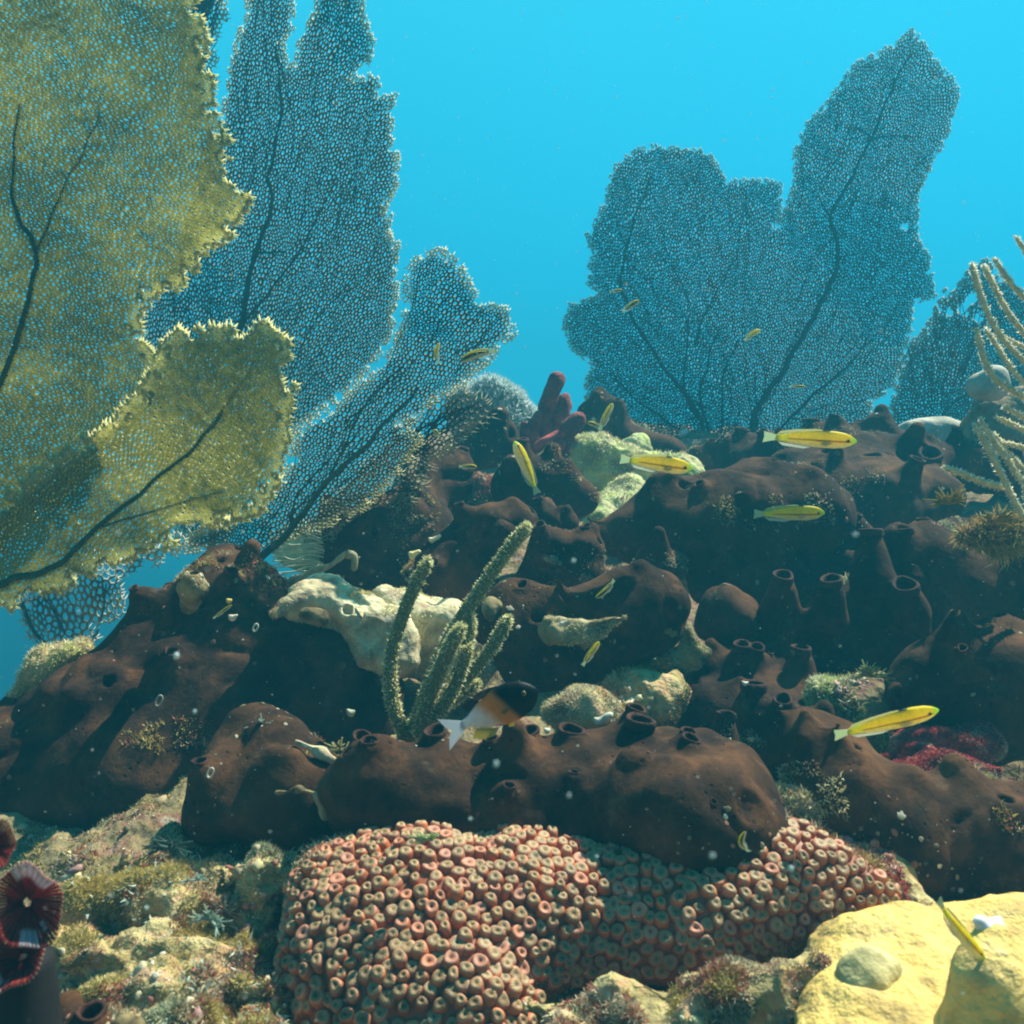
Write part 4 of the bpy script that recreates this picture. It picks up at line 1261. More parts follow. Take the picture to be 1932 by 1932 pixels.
sea_fan('dark sea fan torn through with holes, behind the sea rod at the right edge',
        [(1668, 812), (1690, 720), (1712, 650), (1738, 632), (1756, 600), (1785, 540), (1790, 560), (1830, 505), (1862, 485), (1880, 520), (1945, 560), (2000, 620), (2000, 830), (1850, 830)],
        (1760, 850), 5.2, dplane(2.05, .1, 0, .05, .004, 15), [([(1740, 835), (1790, 770), (1850, 720)], 5, 3)],
        DRK, 'fan_b', 1.3, .62, seed=15, mean_dir=math.radians(80), holes=[(1790, 590, 10), (1818, 583, 13), (1835, 562, 14), (1845, 600, 10), (1860, 585, 8)])
sea_fan('narrow strip of a hazy teal sea fan showing behind the corner one at the top',
        [(340, -120), (430, -120), (426, 0), (428, 30), (412, 70), (408, 150), (396, 200), (385, 240), (340, 260)],
        (300, 700), 8, dplane(1.55, 0, 0, .04, .005, 17), [], BLU, 'fan_b', 1.3, .42, seed=17, mean_dir=math.radians(85), base_d=1.55)
sea_fan('ruffled bluish sea fan in shade at the far left below the yellow ones',
        [(30, 1135), (80, 1090), (150, 1050), (230, 1040), (330, 1000), (360, 1030), (280, 1080), (235, 1110), (230, 1150), (190, 1180), (150, 1250), (100, 1235), (60, 1200)],
        (180, 1300), 11, dplane(1.30, 0, 0, .10, .012, 19), [([(40, 1140), (70, 1200), (150, 1250)], 9, 5), ([(150, 1250), (190, 1170), (200, 1100)], 6, 3)],
        [(.10, .20, .24), (.16, .26, .28), (.40, .50, .45), (.65, .70, .60)], 'fan_b', 1.2, .40, seed=19, mean_dir=math.radians(95), vein_col=(.05, .15, .20))


# ================================================================ SEA RODS
def fuzzy_rod(root, pts, r0, r1, rng, plen, pcol, core, dens=1.0, name='branch', groove=None, two=False):
    n = max(10, int(len(pts) * 7))
    c = spline(pts, n)
    rad = np.linspace(r0, r1, n)
    rad[-3:] *= [.95, .85, .6]
    mb = MB()
    tube(mb, c, rad, 10, core)
    t, N, B = frames(c)
    seglen = np.linalg.norm(np.diff(c, axis=0), axis=1).sum()
    m = int(dens * seglen * 2 * np.pi * r0 / (plen * .42) ** 2 * .5)
    m = min(m, 9000)
    s = rng.random(m) * (n - 1.001); i = s.astype(int); fr = (s - i)[:, None]
    a = rng.uniform(0, 2 * np.pi, m)
    ctr = c[i] * (1 - fr) + c[i + 1] * fr
    dirv = N[i] * np.cos(a)[:, None] + B[i] * np.sin(a)[:, None]
    rr = rad[i]
    # tip cap polyps
    k = int(m * .06)
    d2 = t[-1] + rng.normal(0, .8, (k, 3)); d2 /= np.linalg.norm(d2, axis=1)[:, None]
    pp = np.concatenate([ctr + dirv * rr[:, None] * .9, np.tile(c[-1], (k, 1)) + d2 * rad[-2] * .8])
    dd = np.concatenate([dirv, d2])
    V, F3, F4, C = blades(pp, dd, plen, plen * .36, pcol, rng, .35, .5)
    mb.add(V, F4, C, 1)
    mb.f3.append(F3 + (mb.n - len(V))); mb.m3.append(np.full(len(F3), 1))
    return mb.build(name, [M['col'], M['fuzz']], root)


rng = np.random.default_rng(77)
POL = [(.80, .76, .36), (.88, .84, .44), (.60, .56, .24), (.94, .90, .56)]
CORE = (.16, .15, .06)
dR = .93
root = empty('sea_rod', P(775, 1400, dR + .02), 'olive sea rod with fuzzy upright fingers, in front of the pale slab at centre', 'sea rod')


def PP(lst, d, dd=0):
    n = len(lst)
    return np.array([P(x, y, d + dd * i / max(1, n - 1)) for i, (x, y) in enumerate(lst)])


for path, w0, w1, dd, e in [([(765, 1395), (740, 1320), (738, 1240), (768, 1140), (806, 1060)], 15, 14, .0, .0),
                            ([(775, 1395), (805, 1310), (850, 1200), (905, 1115), (950, 1050), (992, 995)], 16, 13, .02, .0),
                            ([(790, 1390), (815, 1300), (845, 1230), (868, 1186)], 15, 15, -.03, -.01),
                            ([(810, 1370), (850, 1300), (880, 1220), (889, 1165)], 14, 12, .0, .01),
                            ([(830, 1340), (880, 1280), (925, 1225), (958, 1168)], 14, 13, .0, .01),
                            ([(820, 1360), (860, 1290), (884, 1222)], 14, 12, -.02, -.01),
                            ([(760, 1400), (790, 1360), (840, 1330), (900, 1290)], 18, 12, .0, .02)]:
    k = PX(dR)
    fuzzy_rod(root, PP(path, dR + e, dd), w0 * k * .86, w1 * k * .84, rng, 8.5 * k, POL, CORE, 1.5)

dR2 = 1.0
root = empty('sea_rod', P(1960, 1060, dR2), 'many-branched yellow sea rod with white fuzz, curving in from the right edge', 'sea rod')
R10 = lambda *p: [TR(10, *q) for q in p]
YC = [(.86, .84, .60), (.94, .93, .80), (.80, .74, .46)]
for path, w, e in [(R10((900, 820), (790, 720), (690, 590), (620, 440), (585, 330), (562, 245)), 7.5, 0), (R10((930, 700), (850, 620), (760, 500), (690, 370), (630, 250)), 7.5, .01),
                   (R10((940, 480), (830, 400), (750, 300), (690, 212)), 7, .0), (R10((900, 250), (860, 160), (810, 85)), 6, .01), (R10((960, 740), (850, 700), (760, 660), (700, 640)), 6, .03),
                   (R10((900, 1010), (790, 950), (690, 880), (625, 760), (590, 610)), 8, -.01), (R10((920, 960), (830, 880), (750, 780), (690, 680), (640, 605)), 6.5, .02),
                   (R10((900, 1130), (820, 1080), (740, 1040)), 6, -.01), (R10((930, 1220), (830, 1160), (700, 1100)), 7, .0),
                   (R10((900, 1720), (810, 1590), (730, 1430), (660, 1290), (580, 1150)), 8, -.03), (R10((930, 1560), (820, 1430), (750, 1320), (690, 1250), (610, 1115)), 7.5, .0),
                   (R10((950, 1500), (860, 1400), (760, 1300), (690, 1200)), 7, .01), (R10((920, 1290), (820, 1260), (720, 1240)), 6, .01), (R10((730, 1495), (630, 1470), (510, 1420), (410, 1385)), 8.5, -.02),
                   (R10((940, 1850), (880, 1600), (860, 1450)), 8, -.02)]:
    k = PX(dR2)
    fuzzy_rod(root, PP(path, dR2 + e, .0), w * k * .72, w * k * .62, rng, 6.5 * k, YC, (.60, .52, .28), 1.3)

# ================================================================ FINGER SPONGE, SOFT CORAL
def finger(root, ctrl, rads, d, seed, mat):
    sd = SDF()
    c = spline(PP(ctrl, d), 12); r = np.interp(np.linspace(0, 1, 12), np.linspace(0, 1, len(rads)), rads) * PX(d)
    for i in range(11):
        sd.cap(c[i], c[i + 1], r[i], r[i + 1], .006)
    v, f = blob_mesh(sd, .0035, ((.004, 30), (.0025, 80)), seed)
    return link('finger', mesh_from('finger', v, f, M[mat]), root)


dF = 1.72
root = empty('finger_sponge', P(1045, 860, dF), 'cluster of purple-brown finger sponge standing against the water at centre', 'sponge')
for q, (c, r, e) in enumerate([([(1030, 850), (1028, 790), (1040, 745), (1050, 716)], [20, 15, 13, 13], .02), ([(1050, 850), (1055, 800), (1063, 755)], [22, 17, 14], .03), ([(1000, 850), (1005, 810), (1018, 782)], [16, 12, 9], .0),
                               ([(1050, 865), (1068, 820), (1094, 790)], [18, 16, 13], -.03), ([(1010, 860), (994, 820), (990, 800)], [16, 11, 8], .04)]):
    finger(root, c, r, dF + e, 200 + q, 'rope')
tagp = finger(root, [(1015, 842), (1045, 826), (1065, 816)], [8, 7, 6], dF - .04, 210, 'rope_red'); tagp['label'] = 'low red finger'
finger(root, [(1020, 865), (1045, 850), (1060, 835)], [9, 8, 6], dF - .05, 211, 'rope_red')['label'] = 'lowest red finger'

# soft plume coral
sd = SDF(); dS = 2.0
for x, y, r in ((890, 765, 36), (925, 745, 26), (960, 760, 30), (985, 785, 24), (910, 790, 40), (950, 800, 40), (1000, 800, 16)):
    A = P(x, y, dS); sd.cap(A, A + [0, .02, -.02], r * PX(dS), r * PX(dS), .02)
v, f = blob_mesh(sd, .006, ((.010, 14), (.006, 40)), 230)
root = empty('soft_coral', P(930, 850, dS), 'pale blue feathery soft coral, left of the purple finger sponge', 'soft coral')
mb = MB(); mb.add(v, f, np.array([.20, .32, .33])); mb.build('body', M['col'], root)
pp, nn = sample(v, f, 16000, rng, lambda c, n: (n[:, 1] < .3) + .02)
V, F3, F4, C = blades(pp, nn, .017, .0035, [(.70, .88, .84), (.85, .95, .90), (.55, .72, .70)], rng, .4, .4)
me = mesh_from('plume', V, [F3, F4], M['turf'], True, None, C)
o = link('plume', me, root)

# ribbed pale shell of coral seen through the gap under the middle fan
mb = MB()
dB = 1.40
sd = SDF(); sd.cap(P(560, 1030, dB), P(575, 1040, dB), 46 * PX(dB), 40 * PX(dB), .01, 'add', (1, 2.0, 1))
v, f = blob_mesh(sd, .004, ((.003, 20),), 240)
root = empty('ribbed_coral', P(560, 1080, dB), 'pale green ribbed coral glowing through the gap beside the thick fan stem', 'coral')
mb.add(v, f, np.array([.20, .42, .34])); mb.build('body', M['col'], root)
m2 = MB()
for q in range(15):
    y0 = 1000 + q * 5.5
    c = spline(PP([(508 + q * .7, y0 + 6), (545, y0 + 3), (585, y0), (612 - abs(q - 7), y0 + 4)], dB - .045), 20)
    tube(m2, c + np.stack([0 * c[:, 0], 0 * c[:, 0], noise3(c, 50, q) * .004], 1), .0011, 6, np.array([.62, .70, .52]))
m2.build('ribs', M['col'], root)

# pale driftlike branch left of centre
dT = 1.20
root = empty('dead_branch', P(510, 1110, dT), 'thin pale dead branch with a hooked tip, lying above the cream slab', 'dead coral')
mb = MB(); c = spline(PP([(498, 1105), (560, 1095), (610, 1072), (650, 1050), (662, 1044)], dT), 26)
tube(mb, c + .003 * np.stack([noise3(c, 50, 1), noise3(c, 50, 2), noise3(c, 50, 3)], 1), np.linspace(11, 6, 26) * PX(dT) * (1 + .5 * noise3(c, 130, 8)), 10, np.array([.42, .38, .22])); mb.build('stick', M['col'], root)
mb = MB(); c = spline(PP([(655, 1046), (668, 1050), (668, 1075)], dT), 10); tube(mb, c, np.linspace(9, 6, 10) * PX(dT), 8, np.array([.30, .27, .15])); mb.build('hook', M['col'], root)

# ================================================================ FEATHER WORM, LOWER LEFT
dW = .50
root = empty('feather_worm', P(50, 1980, dW), 'maroon and white feathery worm crown on a dark tube in the lower left corner', 'worm')
mb = MB(); k = PX(dW)
c = spline(PP([(20, 2060), (40, 1950), (48, 1800)], dW + .01), 14); tube(mb, c, np.linspace(95, 52, 14) * k, 18, np.array([.012, .010, .010])); mb.build('tube', M['col'], root)
wr = np.random.default_rng(9)
for (cx, cy, R_, ax, tw, nm) in ((50, 1712, 58, (.45, -1, .15), 0, 'crown'), (22, 1798, 56, (-.1, -1, .7), 2, 'crown'), (-4, 1592, 30, (.8, -1, .6), 4, 'crown')):
    m = MB(); Rr = R_ * k
    a_ = np.array(ax, float); a_ /= np.linalg.norm(a_)
    xx = np.cross(a_, [0, 0, 1.0]); xx /= np.linalg.norm(xx); yy_ = np.cross(xx, a_)
    C0 = P(cx, cy, dW - .01)
    nr = 60; npf = 12
    u_ = np.linspace(0, 1, npf)
    rad_ = .12 + .92 * np.sin(u_ * 1.75) ** .8
    hgt_ = -.75 + 1.15 * u_ - .65 * np.clip(u_ - .62, 0, 1) ** 1.2 * 2.2
    for q in range(nr):
        a0 = q / nr * 2 * np.pi
        lob = 1 + .10 * math.sin(2 * a0 + tw) + .07 * math.sin(5 * a0 + tw)
        ln = C0 + a_ * (hgt_ * Rr * lob)[:, None] + (xx * math.cos(a0 ) + yy_ * math.sin(a0) * 1.25) * (rad_ * Rr * lob)[:, None]
        wv = noise3(np.array([[math.cos(a0) * 1.5, math.sin(a0) * 1.5, tw]]), 1.0, 5)[0]
        base = np.array([.30, .014, .024]) * wr.uniform(.55, 1.35)
        cc = np.tile(base, (npf, 1))
        if wv > .22: cc[4:9] = np.array([.66, .60, .66])
        cc[-2:] = np.array([.72, .66, .52])
        if q % 2: cc[3:-1] = cc[3:-1] * .65 + np.array([.42, .20, .12]) * .35
        tube(m, ln, np.linspace(.035, .062, npf) * Rr * np.r_[np.ones(npf - 2), .7, .4], 6, cc)
    m.build(nm, M['fuzz'], root)
# small dark tube beside it
sponge('brown_sponge', 'small dark tube sponge poking up at the bottom left, right of the worm', .56,
       [(165, 1960, 34, 170, 1990, 44), (130, 1900, 20, 150, 2000, 40, .02, .0)], [(172, 1908, 26, 30, .0, .2, -.3)], h=.003, k=.02, seed=261)
rock('small pale rounded stone at the bottom edge beside the dark tube sponge', .55, [(235, 1945, 26, 250, 1950, 28)], mat='crust_sponge', seed=262, h=.0025, k=.01, ridged=.002, amps=((.002, 40), (.001, 100)))

# ================================================================ WEED
TC = [(.58, .46, .14), (.72, .62, .26), (.38, .32, .09), (.42, .14, .09), (.80, .74, .50), (.22, .17, .07), (.46, .50, .32)]
GC = [(.66, .76, .26), (.80, .88, .42), (.50, .56, .18), (.86, .88, .60)]
PC = [(.85, .78, .46), (.72, .64, .34), (.88, .84, .58), (.55, .38, .26)]
RC = [(.42, .05, .07), (.60, .16, .14), (.35, .04, .05), (.66, .40, .30), (.66, .58, .36)]


def grow(key, n, length, width, cols, seed, cond=None, spread=.6, clump=.0, cs=30, patch=22):
    r = np.random.default_rng(seed)
    v, f = SURF[key] if isinstance(key, str) else SPONGES[key]
    def cd(c, nn):
        w = (nn[:, 1] < .5) * (c[:, 1] > .3) * 1.0
        if clump: w = w * smooth01((noise3(c, cs, seed) + .15) / .5)
        if cond is not None: w = w * cond(c, nn)
        return w + 1e-12
    p, nn = sample(v, f, n, r, cd)
    return blades(p, nn, length, width, cols, r, spread, .6, patch)


turf('algal_turf', 'short fuzzy mixed algae growing over the bare rock of the reef',
     [grow('turfmound', 130000, .0046, .0009, TC, 1, clump=1, cs=45), grow('turfmound', 60000, .0030, .0008, TC + PC[:2], 41), grow('ground', 50000, .0038, .0009, TC, 42, lambda c, n: (c[:, 0] > -.5) * (c[:, 0] < -.05) * (c[:, 1] > .62) * (c[:, 1] < 1.0)), grow('turfmound', 1400, .008, .0022, [(.50, .60, .50), (.42, .55, .45), (.6, .62, .5)], 2, clump=1, cs=18),
      grow('ground', 160000, .005, .0011, TC, 3, lambda c, n: (c[:, 1] < 2.5) * (np.abs(c[:, 0]) < 1.6) / np.maximum(c[:, 1], .5) ** 2),
      grow('rib', 22000, .0055, .0010, TC + PC, 4, clump=1), grow('rubble', 40000, .0042, .0009, TC, 5, clump=1, cs=45), grow('shag', 9000, .007, .0014, TC + GC, 6, clump=1),
      grow('weedshelf', 2600, .016, .0018, [(.50, .42, .12), (.55, .45, .18), (.40, .25, .10), (.45, .45, .2)], 7), grow('hollow', 8000, .0045, .0010, TC + PC, 8, clump=1), grow('gaprub', 11000, .004, .0009, TC + PC, 9)])
turf('weed_fringe', 'matted weed fringing the edge of the knobbly pink coral',
     [grow('coral', 16000, .005, .0010, TC, 31, lambda c, n: 1.0 - in_poly(np.stack([966 + c[:, 0] / (TAN * c[:, 1]) * 966, 966 - c[:, 2] / (TAN * c[:, 1]) * 966], 1),
      [(518, 1790), (532, 1712), (570, 1650), (630, 1606), (715, 1576), (805, 1540), (960, 1540), (1400, 1500), (1440, 1545), (1520, 1560), (1600, 1610), (1690, 1690), (1480, 1750), (1440, 1810), (1300, 1870), (1160, 1860), (1010, 1850), (960, 1990), (560, 1990), (515, 1850)]))])
turf('weed_film', 'thin tufts and films of weed caught on the brown sponges',
     [grow(i_, n_, .0045, .0010, TC + PC[:2], 500 + i_, lambda c, n: (n[:, 2] > -.1) * (noise3(c, 13, 77) > .42) * (noise3(c, 60, 78) > -.1)) for i_, n_ in ((1, 900), (2, 4200), (4, 1600), (5, 1600), (6, 1200), (7, 900), (10, 1200), (11, 2600), (12, 3800), (13, 1600), (14, 1400), (15, 2200), (17, 900))])
turf('pale_turf', 'fine pale algae fuzz on the cream and green boulders of the mid reef',
     [grow('slab', 12000, .0026, .0007, PC + TC[:2], 11, spread=.8, clump=1, cs=40), grow('slab2', 5000, .003, .0008, PC, 12, clump=1, cs=40), grow('green1', 12000, .006, .0013, GC + PC, 13, clump=1, cs=22), grow('tan', 8000, .007, .0014, TC + RC, 14),
      grow('shelf', 4000, .005, .0011, PC, 15), grow('shelf2', 3000, .005, .0011, PC + RC[:1], 16), grow('hump', 12000, .0036, .0009, PC + TC[:2], 17), grow('ledge', 2500, .003, .0008, PC, 18, clump=1), grow('leftgap', 3000, .006, .0012, PC + GC, 19)])
turf('red_turf', 'crimson and pink weed fuzz along the red ledge at right', [grow('red', 36000, .0032, .0009, RC, 21, patch=45), grow('rib', 5000, .006, .0012, RC, 22, lambda c, n: (c[:, 0] < .29) * 1.0)])

# loose rubble and crumbs of crust
ICO_T = (1 + 5 ** .5) / 2
ICO_V = np.array([(-1, ICO_T, 0), (1, ICO_T, 0), (-1, -ICO_T, 0), (1, -ICO_T, 0), (0, -1, ICO_T), (0, 1, ICO_T), (0, -1, -ICO_T), (0, 1, -ICO_T), (ICO_T, 0, -1), (ICO_T, 0, 1), (-ICO_T, 0, -1), (-ICO_T, 0, 1)], float) / 1.902
ICO_F = np.array([(0, 11, 5), (0, 5, 1), (0, 1, 7), (0, 7, 10), (0, 10, 11), (1, 5, 9), (5, 11, 4), (11, 10, 2), (10, 7, 6), (7, 1, 8), (3, 9, 4), (3, 4, 2), (3, 2, 6), (3, 6, 8), (3, 8, 9), (4, 9, 5), (2, 4, 11), (6, 2, 10), (8, 6, 7), (9, 8, 1)])


def subdiv(v, f):
    v = list(map(tuple, v)); mid = {}; out = []
    def md(a, b):
        k_ = (min(a, b), max(a, b))
        if k_ not in mid:
            q = (np.array(v[a]) + np.array(v[b])); v.append(tuple(q / np.linalg.norm(q))); mid[k_] = len(v) - 1
        return mid[k_]
    for a, b, c in f:
        x, y, z = md(a, b), md(b, c), md(c, a)
        out += [(a, x, z), (b, y, x), (c, z, y), (x, y, z)]
    return np.array(v), np.array(out)


IV2, IF2 = subdiv(ICO_V, ICO_F)


def crumbs(name, label, keys, n, size, cols, seed, flat=.5, sink=.2, cond=None, clump=18):
    r = np.random.default_rng(seed); m = MB()
    per = n // len(keys)
    for key in keys:
        v, f = SURF[key] if isinstance(key, str) else key
        def cd(c, nn):
            w = (nn[:, 1] < .4) * (nn[:, 2] > -.2) * (c[:, 1] > .3) * smooth01((noise3(c, clump, seed) - .0) / .4) + 1e-12
            return w * cond(c, nn) if cond else w
        p, nn = sample(v, f, per, r, cd)
        for i in range(per):
            s_ = size * (.3 + 1.4 * r.random() ** 3) * (.6 + .5 * p[i, 1])
            R_ = np.linalg.qr(r.normal(0, 1, (3, 3)))[0]
            q = IV2 * r.uniform(.6, 1.3, 3)
            q = q * (1 + .45 * noise3(q + r.uniform(0, 50, 3), 1.7, seed))[:, None]
            q = q @ R_.T * s_
            h = q @ nn[i]
            q = q - nn[i] * (h * (1 - flat))[:, None]
            m.add(p[i] + nn[i] * s_ * sink + q, IF2, np.asarray(cols[r.integers(len(cols))]) * r.uniform(.6, 1.2))
    o = m.build(name, M['col'])
    tag(o, label, 'rubble', None, 'stuff')
    return o


RUB = [(.55, .48, .30), (.70, .64, .42), (.38, .30, .16), (.45, .20, .14), (.62, .55, .28), (.25, .22, .12), (.78, .74, .58), (.50, .30, .26)]
crumbs('rubble', 'small broken rubble and crust strewn over the reef bed', ['ground'], 3000, .0052, RUB, 401, .8, .3, lambda c, n: (c[:, 1] < 2.3) * (np.abs(c[:, 0]) < 1.4) / np.maximum(c[:, 1], .3) ** 1.5)
crumbs('turf_rubble', 'crumbs of shell and crust caught in the turf', ['turfmound', 'rubble', 'rib', 'tan', 'hollow', 'shag'], 1500, .0030, RUB, 402, .8, .2)
crumbs('sponge_flecks', 'pale flecks and films of crust on the brown sponges', SPONGES, 900, .0019, [(.36, .33, .22), (.28, .25, .14), (.20, .18, .10), (.50, .48, .36), (.26, .12, .08)], 403, .12, .05, clump=7)

# forked weed sprigs
def sprig(label, u, v, d, size, col, seed, name='weed_sprig', n=9):
    r = np.random.default_rng(seed)
    m = MB(); base = P(u, v, d); k = PX(d)
    for q in range(n):
        a = r.uniform(0, 2 * np.pi)
        dr = np.array([math.cos(a), -abs(r.normal(0, .5)) - .2, abs(math.sin(a)) * .7 - .1])
        L = size * k * r.uniform(.5, 1.1)
        m1 = base + dr * L * .5; e1 = base + dr * L + r.normal(0, .15, 3) * L
        tube(m, spline([base, m1, e1], 6), np.linspace(2.6, 1.2, 6) * k, 5, np.array(col) * r.uniform(.8, 1.2))
        for s_ in (-1, 1):
            side = np.array([-dr[2], 0, dr[0]]) * s_
            tube(m, spline([m1, m1 + (side * .5 + dr * .5) * L * .3, m1 + (side * .7 + dr * .8) * L * .42], 5), np.linspace(2.0, .9, 5) * k, 5, np.array(col) * r.uniform(.8, 1.2))
    o = m.build(name, M['fuzz'])
    tag(o, label, 'seaweed')
    return o


sprig('bright green forked weed sprig hanging between the front log and the pink coral', 815, 1585, .69, 42, (.55, .66, .36), 301)
sprig('pale blue-green weed sprig in the cleft above the left brown wedge', 495, 1368, .88, 26, (.45, .55, .45), 302, n=6)
sprig('pale yellow-green sprig behind the first chimney of the front log', 640, 1415, .87, 34, (.62, .60, .34), 303)
sprig('bluish weed frill across the middle of the lower left turf mound', 560 * .6 + 60, 1735, .62, 46, (.46, .58, .48), 304, n=14)
sprig('small bluish weed frill near the top of the lower left turf mound', 375, 1660, .66, 30, (.46, .60, .52), 305, n=8)
sprig('wispy olive weed tangle on the shelf by the right sea rod, left clump', 1790, 950, 1.0, 50, (.46, .38, .12), 306, n=16)
sprig('wispy golden weed tangle on the shelf by the right sea rod, right clump', 1870, 985, 1.0, 46, (.50, .38, .14), 307, n=16)
sprig('pale green weed tuft right of the chimney colony, above the lower right fish', 1640, 1275, .92, 50, (.42, .46, .24), 308, n=14)
sprig('dark teal branching weed in the shade left of the brown wedge', 320, 1490 + 110, .80, 60, (.10, .18, .16), 309, n=10)

# white and yellow scraps and rings
def scrap(label, u, v, d, r, col, seed, name='shell_scrap', ring=False, stretch=1.0):
    rg = np.random.default_rng(seed); k = PX(d); m = MB()
    if ring:
        a = np.linspace(0, 2 * np.pi, 25)[:-1]
        c = P(u, v, d) + np.stack([np.cos(a) * r * .6 * k + np.sin(a) * .3 * r * k, 0 * a, np.sin(a) * r * k], 1)
        c = np.vstack([c, c[:1]])
        tube(m, c, 1.6 * k, 6, np.array(col), cap=False)
        o = m.build(name, M['col'])
    else:
        s = SDF(); A = P(u, v, d); B = A + np.array([r * k * stretch, .0, r * k * .6 * stretch])
        s.cap(A, B, r * .55 * k, r * .3 * k, .004); s.cap(A, A + [-.5 * r * k, 0, r * k * .4], r * .4 * k, r * .2 * k, .003)
        vv, ff = blob_mesh(s, max(.0009, r * k * .12), ((r * k * .2, 120),), seed)
        m.add(vv, ff, np.array(col)); o = m.build(name, M['col'])
    tag(o, label, 'shell' if not ring else 'worm ring')
    return o


scrap('white worm ring on the face of the left brown wedge', 397, 1458, .80, 9, (.75, .75, .60), 1, 'worm_ring', True)
scrap('faint pale ring low on the dark left dome', 300, 1322, .98, 10, (.35, .38, .30), 2, 'worm_ring', True)
scrap('small pale ring on the shoulder of the big left sponge', 482, 1184, .985, 7, (.6, .6, .45), 3, 'worm_ring', True)
scrap('white and yellow scrap on the dark sponge, upper of two', 815, 1020, 1.25, 9, (.85, .80, .50), 4, stretch=1.6)
scrap('white and yellow scrap on the dark sponge, lower of two', 778, 1048, 1.24, 10, (.85, .72, .30), 5, stretch=1.2)
scrap('round white patch low on the right flank of the big left sponge', 662, 1345, .99, 13, (.45, .45, .33), 6, stretch=.4)
scrap('white and pink scrap under the thin green fish on the left sponge', 438, 1166, .98, 10, (.75, .62, .48), 7, stretch=.8)
scrap('white chip on the crest of the front log, by the second chimney mouth', 1032, 1379, .82, 8, (.80, .80, .62), 8, stretch=.4)
scrap('knotted white scrap on the dark chimney at the middle right', 1406, 1290, .98, 9, (.70, .64, .52), 9, stretch=.6)
scrap('pale flat plate behind the crest of the front log', 1130, 1362, .86, 16, (.62, .60, .44), 10, stretch=1.3)
scrap('tiny white shell chip on the front of the middle log', 1060, 1177, .98, 6, (.7, .7, .6), 11, stretch=1.5)
scrap('bright yellow speck of crust beside the crusted chimney', 432, 1134, 1.0, 8, (.62, .48, .12), 12, stretch=.4)

